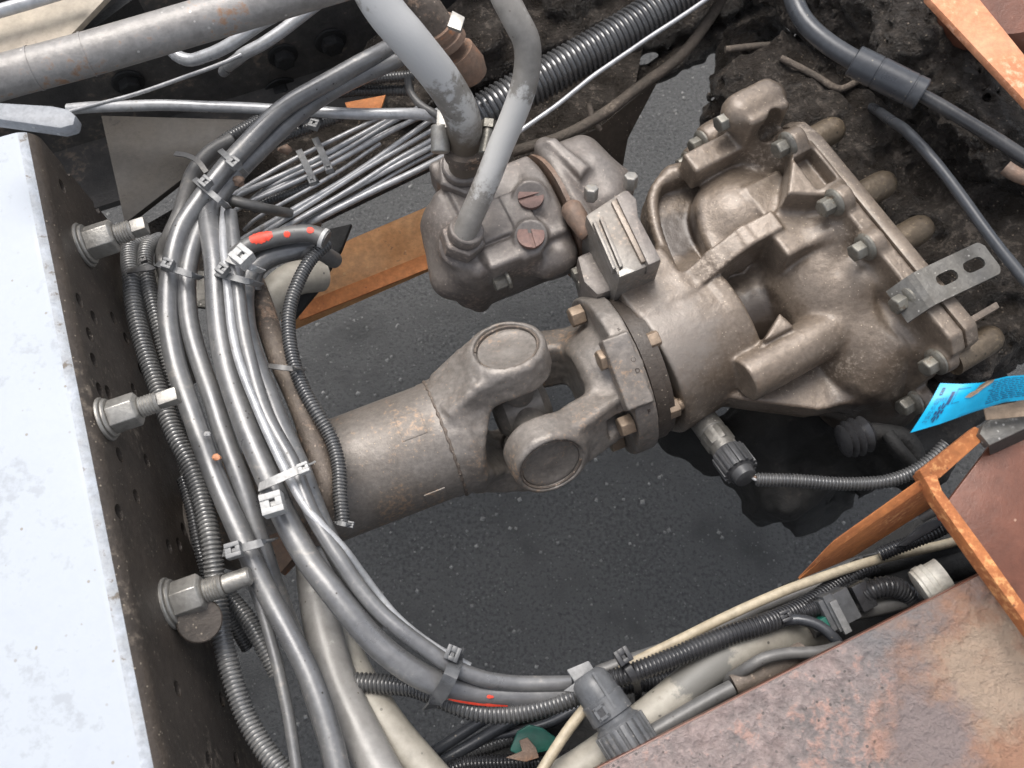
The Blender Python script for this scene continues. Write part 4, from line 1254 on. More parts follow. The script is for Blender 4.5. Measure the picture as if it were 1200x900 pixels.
lowP = crom([at(*p) for p in [(467, 777, .71), (510, 800, .70), (555, 811, .69), (610, 814, .685), (668, 812, .68)]], 200)
low = [o for o in COL.objects if o.get('label', '').startswith('leftmost grey cable of the right loom')][0]
rl_ = 29 / 2 * mm(lowP[100]) + .0022
blob_mark(low, lowP, rl_, 62, 128, .80, .13, 5)
blob_mark(low, lowP, rl_, 104, 112, .2, .12, 6)
for x, y, z, r, m_, nm in ((243, 509, .722, .0026, 'nylon_light', 'small pale crumb caught between the two thick grey cables'), (254, 536, .722, .0033, 'rust_bright', 'small orange crumb caught between the two thick grey cables'), (334, 175, .655, .006, 'copper_rust', 'brown crumb of rust beside the thin air lines'), (279, 212, .70, .006, 'copper_rust', 'reddish crumb just right of the narrowed loom')):
    q_ = at(x, y, z)
    rgx = np.random.default_rng(x)
    bmz = bmesh.new(); bmesh.ops.create_icosphere(bmz, subdivisions=2, radius=r)
    Vz = [tuple(q_ + np.array(v.co) * rgx.uniform(.75, 1.15) * np.array([1.2, .9, .8])) for v in bmz.verts]; Fz = [tuple(v.index for v in f.verts) for f in bmz.faces]; bmz.free()
    single('dirt_crumb', nm, 'crumb', (Vz, Fz), m_)
# right part
blk = cable('black_cable', 'thick blue black cable curving from the top edge into a sleeve', [(922, -40, .80), (930, -5, .80), (943, 23, .80), (967, 47, .80), (1008, 74, .80), (1020, 80, .80)], 23, 'black_rubber')
slv = Thing('cable_sleeve', 'smooth blue black sleeve joining two cables at the upper right', 'sleeve', at(1040, 92, .78))
a, b = at(1000, 71, .80), at(1081, 111, .80)
d = b - a
rr = 18.5 * mm(a)
slv.part('sleeve_body', lathe(a, nrm(d), [(0, rr * .9), (.001, rr), (.021, rr), (.0215, rr * .96), (.0225, rr * .96), (.023, rr), (.052, rr), (.0525, rr * .96), (.0535, rr * .96), (.054, rr), (np.linalg.norm(d) - .001, rr), (np.linalg.norm(d), rr * .93), (np.linalg.norm(d) - .001, rr * .8), (np.linalg.norm(d) - .006, rr * .7)], 36), 'black_rubber')
slv.part('blue_seal', cyl(b - nrm(d) * .004 + np.array([.004, .009, .0]), b + nrm(d) * .002 + np.array([.004, .009, .0]), .004, ch=.001), mat('blue_seal', (.01, .03, .16), (.012, .04, .2), rough=.4))
cable('black_cable', 'glossy black cable leaving the sleeve towards the right edge', [(1070, 106, .80), (1090, 117, .80), (1133, 145, .80), (1180, 173, .80), (1230, 203, .80)], 16, 'conduit_black')
cable('black_cable', 'grey black cable curving down the right edge past the slotted bracket', [(1022, 126, .66), (1046, 142, .72), (1066, 158, .75), (1093, 187, .76), (1120, 222, .76), (1147, 260, .76), (1178, 300, .76), (1215, 345, .76)], 13, 'black_rubber')
cable('cream_cable', 'cream coloured cable along the lower channel from the big grey plug to the right', [(622, 925, .72), (640, 895, .72), (664, 858, .72), (690, 826, .72), (712, 800, .71), (735, 782, .70), (790, 754, .70), (860, 718, .70), (930, 688, .695), (985, 670, .688), (1030, 657, .68), (1080, 643, .67), (1130, 632, .66), (1180, 624, .65)], 12, 'cream_cable')

# ================================================================== cable ties
def tie(label, pts, z, w=8, m='nylon', head=None, hs=9, hdir=None, group='cable ties', tail=None, dz=.0):
    P = [at(x, y, zz) for x, y, zz in pts]
    t = Thing('cable_tie', label, 'cable tie', P[0], group)
    S = crom(P, 26)
    wv = w * .85 * mm(P[0])
    up = np.array([0, 0, 1.])
    V, Fc = [], []
    T = np.gradient(S, axis=0)
    for i in range(len(S)):
        tt = nrm(T[i])
        view = nrm(CAM - S[i])
        side = nrm(np.cross(tt, up) if abs(tt[2]) < .85 else np.cross(tt, np.array([.3, -.9, .3])))
        nn = np.cross(side, tt)
        th_ = .0007
        for a, b in ((-1, -1), (1, -1), (1, 1), (-1, 1)):
            V.append(S[i] + side * wv / 2 * a + nn * th_ * b)
    for i in range(len(S) - 1):
        for j in range(4):
            k = (j + 1) % 4
            Fc.append((i * 4 + j, i * 4 + k, (i + 1) * 4 + k, (i + 1) * 4 + j))
    Fc += [(0, 1, 2, 3), tuple(len(V) - 4 + k for k in range(4))[::-1]]
    t.part('strap', (V, Fc), m)
    if head:
        hx, hy, hz = head
        c = at(hx, hy, hz)
        hd = nrm(at(hx + hdir[0], hy + hdir[1], hz) - c) if hdir else nrm(P[1] - P[0])
        hsd = nrm(np.cross(up, hd)); hu = np.cross(hd, hsd)
        k = hs * .86 * mm(c) / 2
        # frame shaped head with a slot
        fr = []
        for s_ in (-1, 1):
            fr.append(box(c + hsd * s_ * k * .68, hd * k, hsd * k * .30, hu * k * .8))
            fr.append(box(c + hd * (k * .68 if s_ > 0 else -k * .60), hd * k * (.30 if s_ > 0 else .42), hsd * k * .40, hu * k * (.8 if s_ > 0 else .66)))
        ho = t.part('head', join(*fr), m, bevel=.0006)
        t.part('pawl', box(c - hu * k * .25 + hd * k * .08, hd * k * .42, hsd * k * .22, hu * k * .55), m, parent=ho)
    if tail:
        tp = [at(*p) for p in tail]
        t.part('tail', sweep(crom(tp, 16), np.linspace(wv * .28, wv * .18, 16), 8), m)
    return t
def over(x0, y0, x1, y1, z, drop=.016, n=5, up=.006):
    """strap path over a bundle: rises in the middle, dives at both ends"""
    pts = []
    for i in range(n):
        u = i / (n - 1)
        pts.append((x0 + (x1 - x0) * u, y0 + (y1 - y0) * u, z + up * math.sin(math.pi * u) - (drop if i in (0, n - 1) else 0)))
    return pts
tie('pale tie with square head where the upper left loom narrows', over(228, 210, 268, 244, .722), .72, 8, 'nylon', (241, 214, .732), 15, (10, 8))
tie('tie around the paired grey cables just above the narrowing', over(258, 176, 288, 204, .722), .72, 8, 'nylon', (274, 191, .732), 15, (10, 8))
tie('loose curled tie tail left of the upper loom', [(205, 180, .70), (218, 182, .705), (232, 189, .71), (242, 202, .71)], .7, 7, 'dull_cable')
tie('tie holding the two leftmost conduits together', over(146, 318, 190, 312, .699), .70, 8, 'dull_cable', (168, 304, .702), 9, (10, -4))
tie('tie with boxy head across the two thick grey cables of the left loom', over(184, 309, 236, 326, .722), .72, 9, 'nylon', (197, 310, .732), 15, (10, 3))
tie('tie with slanted head at the left of the right loom top', over(246, 318, 306, 334, .724), .72, 9, 'nylon', (261, 316, .736), 15, (10, 6))
tie('large light tie head standing up beside the red marked hose', over(262, 302, 308, 318, .728), .72, 9, 'nylon_light', (284, 301, .745), 25, (10, 8))
tie('narrow dark tie around rusty pipe and narrow black conduit', over(308, 428, 356, 434, .705, up=.012), .70, 7, 'dull_cable')
tie('wide light tie across the right loom above the shaft end', over(304, 571, 366, 543, .742, up=.004), .72, 12, 'nylon_light', (356, 549, .748), 15, (10, -4))
tie('large square tie head on the left edge of the right loom', over(306, 578, 332, 602, .732, up=.002), .72, 9, 'nylon_light', (320, 591, .748), 30, (10, -3))
tie('tie with square head low on the left loom above the biggest stud bolt', over(262, 648, 322, 632, .728), .72, 11, 'nylon', (274, 645, .737), 21, (10, -3))
M['nylon_mid'] = mat('nylon_mid', (.075, .077, .08), (.10, .102, .105), c3=(.16, .155, .15), c3cut=.6, rough=.35, s1=40, s2=260, bump=.05)
tie('dark broad tie strapping the lower bend to the black conduit', [(538, 762, .695), (534, 775, .712), (528, 792, .722), (520, 808, .713), (510, 822, .700), (503, 830, .68)], .7, 19, 'nylon_mid', (531, 766, .715), 20, (-4, 10))
tie('black tie in front of the big grey plug under the cream cable', [(726, 768, .71), (733, 778, .722), (742, 792, .722), (747, 806, .705), (748, 822, .68)], .7, 10, 'nylon_black', (730, 769, .728), 21, (6, 10))
tie('tie with open square head under the level silver tube', over(350, 146, 376, 132, .652), .65, 7, 'nylon', (368, 146, .660), 13, (10, 3))
tie('left of two flat ties across the thin air lines', [(350, 176, .640), (358, 192, .645), (366, 208, .645), (372, 216, .635)], .64, 9, 'nylon', (366, 212, .652), 11, (4, 10))
tie('right of two flat ties across the thin air lines', [(369, 162, .640), (377, 178, .645), (384, 194, .645), (390, 204, .635)], .64, 9, 'nylon', (385, 197, .652), 11, (4, 10))
tie('small pale tie end at the lower tip of the narrow black conduit', over(392, 612, 412, 616, .703), .70, 6, 'nylon', (411, 615, .703), 9, (10, 2))
tie('dark tie around the conduit in the lower right channel', over(905, 724, 935, 716, .705), .70, 7, 'nylon_black', (920, 722, .715), 15, (10, -4))

# clamp and little ring beside the inlet hose
hc = Thing('hose_clamp', 'worm drive hose clamp on the wide hose just above the pump inlet', 'hose clamp', at(545, 178, .70))
c = at(545, 176, .712)
rr = 23 * mm(c)
hc.part('band', lathe(c - np.array([0, 0, .006]), np.array([.02, .1, 1.]), [(0, rr + .0005), (.0003, rr + .002), (.0117, rr + .002), (.012, rr + .0005)], 40), 'rusty_pipe')
c2_ = at(516, 165, .73)
hc.part('clamp_ear', join(cyl(c2_ - np.array([0, .010, .004]), c2_ + np.array([0, .012, .006]), .0085, ch=.001), box(c2_ + np.array([.003, .016, .004]), (.006, 0, .001), (0, .010, 0), (0, 0, .007))), 'zinc', bevel=.0006)
c2_ = at(570, 168, .73)
hc.part('clamp_screw', join(cyl(c2_ - np.array([.002, .012, 0]), c2_ + np.array([.002, .012, .004]), .0055, ch=.001), hexa(c2_ + np.array([.002, .012, .004]), c2_ + np.array([.003, .02, .006]), .008)), 'bolt')

# ================================================================== orange beam under the pump, far gap plates
ob = [at(340, 372, .49), at(395, 290, .49), at(535, 228, .49), at(560, 292, .49), at(520, 310, .49)]
beam = Thing('orange_beam', 'rusty orange steel beam passing under the pump and the looms', 'beam', at(440, 320, .44))
bt = [at(270, 372, .52), at(412, 282, .52), at(560, 216, .52), at(600, 300, .52), at(505, 312, .52), at(345, 378, .52)]
bt = [at(300, 340, .52), at(410, 280, .52), at(570, 212, .52), at(600, 262, .52), at(512, 306, .52), at(350, 371, .52)]
beam.part('upper_flange', slab(bt, (0, 0, -.010)), 'rust_beam', bevel=.002)
lo = [p + np.array([.0, -.012, -.0]) for p in (bt[5], bt[4], bt[3])]
be = nrm(bt[4] - bt[5]); bn_ = np.cross(be, (0, 0, 1))
beam.part('edge_web', slab([bt[5] + be * -.02 + bn_ * -.004 + np.array([0, 0, -.010]), bt[3] + bn_ * -.004 + np.array([0, 0, -.010]), bt[3] + bn_ * -.004 + np.array([0, 0, -.035]), bt[5] + be * -.02 + bn_ * -.004 + np.array([0, 0, -.035])], bn_ * -.006), 'rust_beam', bevel=.0015)
beam.part('lower_lip', slab([bt[5] - bn_ * -.006 + np.array([0, 0, .003]), bt[4] - bn_ * -.006 + np.array([0, 0, .003]), bt[4] - bn_ * .012 + np.array([0, 0, .003]), bt[5] - bn_ * .012 + np.array([0, 0, .003])], (0, 0, -.0028)), 'rust', bevel=.001)
single('loom_bracket', 'grey steel bracket plate behind the looms with a small slot', 'bracket', join(slab([at(118, 312, .645), at(150, 310, .645), at(250, 318, .645), at(252, 362, .645), at(160, 350, .645), at(128, 345, .645)], (0, 0, -.005))), 'bracket_steel', bevel=.001)
single('pale_elbow', 'pale beige elbow fitting behind the narrow black conduit', 'fitting', tube([at(300, 385, .62), at(318, 350, .625), at(342, 328, .62), at(375, 322, .60)], .017, 20), 'beige_hose')
single('dark_hanger', 'black hanger plate in front of the orange beam', 'plate', slab([at(335, 385, .60), at(350, 330, .61), at(385, 268, .62), at(412, 262, .62), at(400, 292, .61), at(372, 340, .60)], (0, 0, -.006)), 'dark_metal', bevel=.001)
single('red_oxide_lug', 'orange red rusty lug peeping out between the looms left of the shaft', 'lug', slab([at(310, 622, .64), at(338, 612, .64), at(348, 650, .64), at(328, 672, .64), at(318, 660, .64)], (0, 0, -.02)), 'copper_rust', bevel=.002)
single('orange_scrap', 'small orange rust flake plate under the level silver tube', 'plate', slab([at(404, 120, .64), at(452, 111, .64), at(446, 128, .64), at(408, 130, .64)], (0, 0, -.003)), 'rust', bevel=.0006)
g2 = []
single('gap_plate', 'dark brown plate standing between the pump and the asphalt gap', 'plate', slab([at(640, 172, .58), at(700, 150, .58), at(760, 100, .58), at(745, 110, .58), at(722, 240, .50), at(690, 250, .50)], (0.0, 0.0, -.01)), 'dirty_steel', bevel=.001)
# upper middle clutter: oily crossmember with a fitting
FC = Field((-.36, -.12, -.12), (.36, .12, .09), .004, at(770, 20, .55), np.stack([nrm(at(900, -40, .55) - at(640, 80, .55)), nrm(np.cross((0, 0, 1), nrm(at(900, -40, .55) - at(640, 80, .55)))), np.array([0, 0, 1.])], 1))
FC.box((0, .06, -.02), (.34, .055, .05), rnd=.01)
FC.cap((-.3, -.01, -.02), (.3, .0, -.02), .022)
FC.cap((-.05, -.035, -.05), (.32, -.03, -.05), .016)
FC.cyl((-.22, .04, .0), (-.22, .04, .06), .035, .03)
FC.cap((-.1, .05, .03), (.1, .08, .03), .03)
FC.rough(.006, 45, 3); FC.rough(.003, 120, 4)
oc = cast_obj('oily_crossmember', FC, 'grease', at(770, 20, .43))
tag(oc, 'black oily crossmember behind the fat corrugated conduit', 'crossmember')
fit = Thing('hose_fitting', 'brown hose end with copper clamp between the two grey hoses', 'fitting', at(520, 30, .70))
fp = [at(470, -30, .78), at(495, 5, .76), at(512, 30, .74), at(528, 52, .72)]
fit.part('hose_end', tube(fp, .0155, 20), 'rusty_pipe')
fd = nrm(fp[3] - fp[2])
fit.part('copper_clamp', lathe(fp[2], fd, [(0, .016), (.001, .018), (.009, .018), (.010, .0165), (.014, .0165), (.015, .018), (.022, .018), (.023, .0165)], 24), 'copper_rust')
fit.part('end_cap', lathe(fp[3] + fd * .01, fd, [(0, .018), (.02, .019), (.032, .015), (.036, .005)], 24), 'copper_rust')
fit.part('clamp_tail', slab([at(530, 12, .77), at(545, 20, .77), at(540, 36, .77), at(524, 30, .77)], (0, 0, -.004)), 'zinc', bevel=.0008)

# ================================================================== greasy gearbox behind (right, top)
FM = Field((-.20, -.30, -.26), (.34, .28, .20), .0032, at(1090, 190, .56), RG)
ml = FM.loc
s_back = float(ml(FG.wor((sF + .030, 0, 0)))[0])
FM.box((s_back + .15, -.02, -.06), (.15, .20, .15), rnd=.03)
FM.cyl((s_back + .004, -.02, -.08), (s_back + .05, -.02, -.08), .17, .165, .02, .02)
FM.cap(ml(at(1030, 150, .60)), ml(at(1110, 230, .62)), .035, .04, .03)
FM.cap(ml(at(1100, 150, .62)), ml(at(1200, 300, .64)), .035, .05, .03)
FM.cap(ml(at(960, 95, .56)), ml(at(1020, 120, .58)), .03, .03, .02)
FM.ell(ml(at(895, 85, .54)), (.05, .06, .05), k=.02)
FM.rough(.016, 22, 1); FM.rough(.009, 60, 2); FM.rough(.005, 130, 3); FM.rough(.0018, 260, 6)
mg = cast_obj('greasy_gearbox', FM, 'grease', at(1090, 190, .30))
tag(mg, 'gearbox buried under black oily dirt behind the wide flange', 'gearbox')
# dirt caked chassis member at the very top right
FM = Field((-.33, -.16, -.13), (.33, .16, .08), .0026, at(1130, 80, .72), np.stack([nrm(at(1250, 190, .72) - at(1010, -20, .72)), nrm(np.cross((0, 0, 1), nrm(at(1250, 190, .72) - at(1010, -20, .72)))), np.array([0, 0, 1.])], 1))
ml = FM.loc
c_ = (ml(at(1040, -60, .74)) + ml(at(1250, 130, .74))) / 2
FM.box(c_ * np.array([1, 1, 0]) + np.array([0, .04, .0]), (.30, .085, .03), rnd=.01)
FM.box(c_ * np.array([1, 1, 0]) + np.array([0, -.035, -.03]), (.30, .02, .05), rnd=.01, k=.02)
FM.cap(ml(at(1060, 40, .735)), ml(at(1072, 62, .735)), .03, .03, .015)
FM.cap(ml(at(1120, 110, .735)), ml(at(1128, 118, .735)), .028, .028, .015)
FM.cap(ml(at(1170, 155, .735)), ml(at(1180, 162, .735)), .028, .028, .015)
FM.rough(.008, 40, 7); FM.rough(.006, 95, 8); FM.rough(.0036, 230, 9)
mg = cast_obj('mud_caked_member', FM, 'grease', at(1130, 80, .60))
tag(mg, 'chassis member caked in lumpy black mud in the top right corner', 'crossmember')
g = [at(1088, -4, .80), at(1112, -50, .80), at(1150, -14, .80), at(1215, 72, .80), at(1260, 130, .80), at(1235, 140, .80), at(1188, 94, .80)]
single('orange_strap', 'bright orange rusty flat strap crossing the top right corner', 'strap', slab([at(1085, -6, .80), at(1140, -12, .80), at(1240, 112, .80), at(1222, 140, .80)], (0, 0, -.008)), 'rust_bright', bevel=.002)
single('rust_drum', 'rounded brown red rusty part showing at the extreme top right corner', 'drum', lathe(at(1185, -20, .80), np.array([.2, .3, -1]), [(0, .02), (.0, .045), (.012, .056), (.03, .058), (.05, .04)], 40), 'rust_plate')
cable('copper_pipe_end', 'small copper coloured pipe end at the right edge below the glossy cable', [(1178, 196, .76), (1192, 205, .76), (1215, 212, .76)], 17, 'copper_rust', cat='pipe')
for lb, pts in (('bent grimy twig of wire above the gear case flange', [(915, 68, .66), (960, 92, .66), (985, 105, .66), (1010, 92, .66)]), ('brown grimy rod behind the twig of wire', [(850, 58, .63), (905, 53, .63), (985, 60, .62)])):
    cable('grimy_wire', lb, pts, 8, 'fiber', cat='wire')

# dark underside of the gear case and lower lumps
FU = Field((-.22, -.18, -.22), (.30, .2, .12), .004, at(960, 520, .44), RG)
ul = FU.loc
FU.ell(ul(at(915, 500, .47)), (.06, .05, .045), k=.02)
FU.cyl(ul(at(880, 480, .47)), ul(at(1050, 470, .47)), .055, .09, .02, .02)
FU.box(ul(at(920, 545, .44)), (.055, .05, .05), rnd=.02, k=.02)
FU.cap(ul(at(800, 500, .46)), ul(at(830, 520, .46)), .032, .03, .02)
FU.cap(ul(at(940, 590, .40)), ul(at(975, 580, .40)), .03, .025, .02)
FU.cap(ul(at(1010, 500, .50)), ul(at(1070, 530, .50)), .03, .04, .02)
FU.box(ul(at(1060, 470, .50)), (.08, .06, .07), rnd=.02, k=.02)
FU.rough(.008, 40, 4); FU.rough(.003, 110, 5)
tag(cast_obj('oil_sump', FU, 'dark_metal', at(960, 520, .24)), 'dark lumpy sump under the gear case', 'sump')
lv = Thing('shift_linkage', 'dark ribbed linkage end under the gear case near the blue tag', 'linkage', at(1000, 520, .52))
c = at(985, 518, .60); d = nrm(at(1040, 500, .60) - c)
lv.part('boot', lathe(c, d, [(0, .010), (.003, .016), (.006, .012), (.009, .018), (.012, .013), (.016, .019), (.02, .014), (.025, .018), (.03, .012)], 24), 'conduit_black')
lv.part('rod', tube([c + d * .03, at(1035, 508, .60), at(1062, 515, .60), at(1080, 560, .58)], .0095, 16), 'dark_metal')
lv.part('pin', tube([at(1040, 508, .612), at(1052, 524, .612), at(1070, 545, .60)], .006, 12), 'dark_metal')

# ------------------------------------------------------------------ speed sensor with its lead
sn = Thing('speed_sensor', 'stubby metal sensor with ribbed plug under the gear case neck', 'sensor', at(840, 515, .54))
sa, sb_ = at(815, 480, .575), at(852, 530, .60)
d = nrm(sb_ - sa)
L = np.linalg.norm(sb_ - sa)
rr = 17.5 * mm(sb_)
sn.part('sensor_body', join(lathe(sa, d, [(0, rr), (L * .55, rr), (L * .56, rr * .93), (L, rr * .93)], 28), hexa(sa + d * L * .58, sa + d * L * .86, rr * 1.05, .001, .3)), 'bracket_steel', bevel=.0006)
prof = [(0, rr * 1.02), (.003, rr * 1.12), (.024, rr * 1.06), (.026, rr * .8), (.034, rr * .74), (.036, rr * .5)]
plug = sn.part('plug', lathe(sb_, d, prof, 30), 'connector_dark')
u_, v_, w_ = frame(d)
gs = []
for k in range(16):
    a = k * math.pi / 8
    e = u_ * math.cos(a) + v_ * math.sin(a)
    gs.append(box(sb_ + d * .0135 + e * rr * 1.10, d * .0115, np.cross(d, e) * .0016, e * .0016))
sn.part('plug_rib', join(*gs), 'connector_dark', bevel=.0005, parent=plug)
pe = sb_ + d * .034
for k, (mc, dx) in enumerate((('copper_rust', 0), ('silver_line', 3), ('black_rubber', -3))):
    sn.part('wire', tube([pe + u_ * dx * .0006, at(872 + dx, 553 + abs(dx) * .5, .61), at(884, 559 + dx, .615), at(900, 563, .615)], .0013, 8), mc)
cable('sensor_lead', 'black corrugated lead from the ribbed sensor plug towards the orange bracket', [(886, 562, .615), (905, 563, .615), (950, 564, .615), (1000, 565, .615), (1035, 563, .618), (1060, 556, .622), (1085, 543, .63), (1110, 520, .64)], 16.5, 'conduit', 5.2)

# ================================================================== lower right: rail top, bracket, tag
zr = .765
LA, LB_ = at(660, 923, zr), at(1156, 671, zr)
ld = nrm(LB_ - LA)
ln = np.cross(ld, (0, 0, 1))           # towards the viewer
if ln[1] > 0: ln = -ln
ext_r = LB_ + ld * .10
rt = Thing('rusted_rail', 'broad rail top with flaking pink grey and orange rust in the lower right corner', 'rail', (LA + LB_) / 2 - np.array([0, 0, .02]))
nx, ny = 330, 150
LLen = np.linalg.norm(ext_r - LA) + .08
gx, gy = np.meshgrid(np.linspace(0, 1, nx + 1), np.linspace(0, 1, ny + 1), indexing='ij')
PT = (LA - ld * .08)[None, None] + gx[..., None] * ld * LLen + gy[..., None] * ln * .30
hN = .0030 * vnoise(PT, 60, 1) + .0034 * vnoise(PT, 130, 2) + .0024 * vnoise(PT, 280, 3) + .003 * vnoise(PT, 18, 6)
hN = hN * np.minimum(1, gy * 25 + .25)
PT = PT + hN[..., None] * np.array([0, 0, 1.])
Vr = [tuple(p) for p in PT.reshape(-1, 3)]
w_ = ny + 1
Fr = [(i * w_ + j, (i + 1) * w_ + j, (i + 1) * w_ + j + 1, i * w_ + j + 1) for i in range(nx) for j in range(ny)]
k0 = len(Vr)
for i in range(nx + 1):
    Vr.append(tuple(PT[i, 0] + np.array([0, 0, -.008]) - ln * .0006))
Fr += [(i * w_, k0 + i, k0 + i + 1, (i + 1) * w_) for i in range(nx)]
rt.part('top_flange', (Vr, Fr), 'flaky_rust')
stain_shade(M['flaky_rust'], (.265, .245, .24), tuple(at(1060, 725, zr)), .070, (.34, 1.0), 26)
stain_shade(M['flaky_rust'], (.46, .255, .165), tuple(at(1210, 805, zr)), .120, (.30, .85), 24)
stain_shade(M['flaky_rust'], (.50, .375, .28), tuple(at(1165, 785, zr)), .066, (.42, 1.0), 46)
stain_shade(M['flaky_rust'], (.31, .25, .235), tuple(at(1088, 858, zr)), .042, (.30, .90), 44)
rt.part('edge_lip', box((LA + LB_) / 2 + ld * .03 + np.array([0, 0, -.010]) - ln * -.001, ld * (np.linalg.norm(LB_ - LA) / 2 + .1), ln * .0022, (0, 0, .006)), 'rust_plate', bevel=.0008)
rt.part('rail_web', box((LA + LB_) / 2 + ld * .03 + np.array([0, 0, -.13]) + ln * .03, ld * (np.linalg.norm(LB_ - LA) / 2 + .15), ln * .004, (0, 0, .115)), 'dark_metal')
rt.part('lower_flange', box((LA + LB_) / 2 + ld * .06 + np.array([0, 0, -.17]) - ln * .012, ld * (np.linalg.norm(LB_ - LA) / 2 + .12), ln * .040, (0, 0, .004)), 'dark_metal')

# rust bracket: long orange blade, upright edge, brown sheet
zb = .80
rb_ = Thing('rust_bracket', 'orange rusty angle bracket with a long pointed blade above the lower channel', 'bracket', at(1080, 600, .68))
# blade: angled plate from its upper edge to its lower edge
def quadslab(a, b, c, d, t):
    return slab([a, b, c, d], t)
tipb = at(935, 678, .735)
rb_.part('blade_top', slab([tipb, at(970, 641, .775), at(979, 632, .777), at(1083, 558, .80), at(1088, 570, .797), at(984, 640, .768)], (0, 0, -.004)), 'rust', bevel=.001)
rb_.part('blade_face', slab([tipb + np.array([.001, -.001, -.003]), at(984, 639, .767), at(1088, 570, .796), at(1099, 590, .730), at(1000, 653, .712), at(975, 664, .720)], (.002, .004, -.003)), 'rust', bevel=.001)
rb_.part('upper_arm', slab([at(1077, 551, .81), at(1143, 499, .81), at(1152, 505, .81), at(1153, 515, .81), at(1102, 560, .805), at(1084, 562, .805)], (0, 0, -.010)), 'rust', bevel=.0015)
rb_.part('upright_edge', slab([at(1078, 552, .806), at(1098, 556, .806), at(1104, 574, .806), at(1160, 650, .806), at(1240, 764, .806), at(1232, 772, .806), at(1152, 662, .806), at(1098, 586, .806), at(1084, 562, .806)], (0, 0, -.014)), 'rust', bevel=.0012)
sh = [at(1112, 586, .792), at(1160, 522, .795), at(1260, 480, .80), at(1290, 800, .78), at(1236, 768, .785), at(1165, 668, .79)]
rb_.part('sheet', slab(sh, (0, 0, -.005)), 'rust_plate', bevel=.001)
gb = Thing('grey_angle', 'grey brown steel angle above the rusty sheet under the blue tag', 'angle bar', at(1190, 500, .78))
gb.part('top_leg', slab([at(1148, 508, .815), at(1152, 498, .815), at(1172, 484, .815), at(1260, 440, .815), at(1270, 470, .815), at(1160, 522, .815)], (0, 0, -.008)), 'bracket_steel', bevel=.001)
gb.part('side_leg', slab([at(1158, 523, .812), at(1268, 474, .812), at(1268, 486, .795), at(1160, 534, .795)], (.002, .006, 0)), 'dusty_plate', bevel=.001)
single('card_stub', 'torn beige card lying under the blue tag', 'card', slab([at(1153, 478, .828), at(1240, 462, .828), at(1240, 484, .825), at(1156, 492, .825)], (0, 0, -.001)), 'tag_back')

# blue tag
def rowtop(u):
    xs = [0, .25, .45, .62, 1]
    return np.array([np.interp(u, xs, [1102, 1127, 1150, 1180, 1248]), np.interp(u, xs, [449, 450, 448.5, 441, 436]), np.interp(u, xs, [.845, .85, .855, .853, .84])])
def rowbot(u):
    xs = [0, .25, .45, .62, 1]
    return np.array([np.interp(u, xs, [1067, 1101, 1140, 1176, 1250]), np.interp(u, xs, [507, 497, 483, 471.5, 462]), np.interp(u, xs, [.835, .838, .838, .838, .832])])
def tagS(u, v, off=0):
    f = u
    a, b = rowtop(f), rowbot(f)
    P = at(*(a * (1 - v) + b * v))
    return P + np.array([0, -.35, 1.]) * off + np.array([0, 0, .003 * math.sin(v * math.pi) * (1 - u)])
bt_ = Thing('blue_tag', 'bright blue printed tag with black lettering hanging over the grey angle', 'tag', tagS(.3, .5) - np.array([0, 0, .01]))
bt_.part('card', grid(lambda u, v: tagS(u, v), 40, 10, (0, 0, -.0004)), 'blue_tag')
def strip(u0, u1, v0, v1, off=.0007, n=3):
    return grid(lambda a, b: tagS(u0 + (u1 - u0) * a, v0 + (v1 - v0) * b, off), n, n)
pr_ = []
rg = np.random.default_rng(8)
# gear shaped emblem, black name box, square symbol
def emblem(uc, vc, ru, rv):
    out = []
    for k in range(8):
        a = k * math.pi / 4
        ring = []
        V = [tagS(uc + ru * r * math.cos(a + da), vc + rv * r * math.sin(a + da), .0008) for r, da in ((.45, -.3), (1.0, -.22), (1.0, .22), (.45, .3))]
        out.append(([tuple(p) for p in V], [(0, 1, 2, 3)]))
    V = [tagS(uc + ru * .3 * math.cos(a), vc + rv * .3 * math.sin(a), .0008) for a in np.linspace(0, 6.28, 10, endpoint=False)]
    out.append(([tuple(p) for p in V], [tuple(range(10))]))
    return join(*out)
bt_.part('emblem', emblem(.155, .68, .042, .22), 'tag_print', smooth=False)
bt_.part('black_box', strip(.18, .215, .20, .52), 'tag_print', smooth=False)
bt_.part('square_symbol', join(strip(.05, .085, .10, .125), strip(.05, .085, .24, .265), strip(.05, .056, .10, .265), strip(.079, .085, .10, .265), strip(.06, .075, .15, .21)), 'tag_print', smooth=False)
bt_.part('outline_box', join(strip(.235, .36, .12, .135), strip(.235, .30, .50, .515), strip(.235, .239, .12, .515)), 'tag_print', smooth=False)
for c0, c1, r0, r1, n in ((.50, .98, .08, .90, 11),):
    for i in range(n):
        v = r0 + (r1 - r0) * i / n
        u = c0 + rg.uniform(0, .03)
        while u < c1 - .02:
            w = rg.uniform(.01, .05)
            pr_.append(strip(u, min(u + w, c1), v, v + .025, n=2))
            u += w + .008
for i in range(7):
    u = .05 + .017 * i
    v = .34
    while v < .93 - (.1 if i < 3 else .5):
        w = rg.uniform(.03, .1)
        pr_.append(strip(u, u + .005, v, v + w, n=1))
        v += w + .03
bt_.part('fine_print', join(*pr_), 'tag_print', smooth=False)
tp = [(.33, .42), (.36, .30), (.40, .26), (.43, .10), (.48, -.02), (.535, -.02), (.52, .10), (.47, .22), (.43, .36), (.38, .46)]
bt_.part('torn_patch', ([tuple(tagS(u, v, .001)) for u, v in tp], [tuple(range(len(tp)))]), 'tag_back', smooth=False)

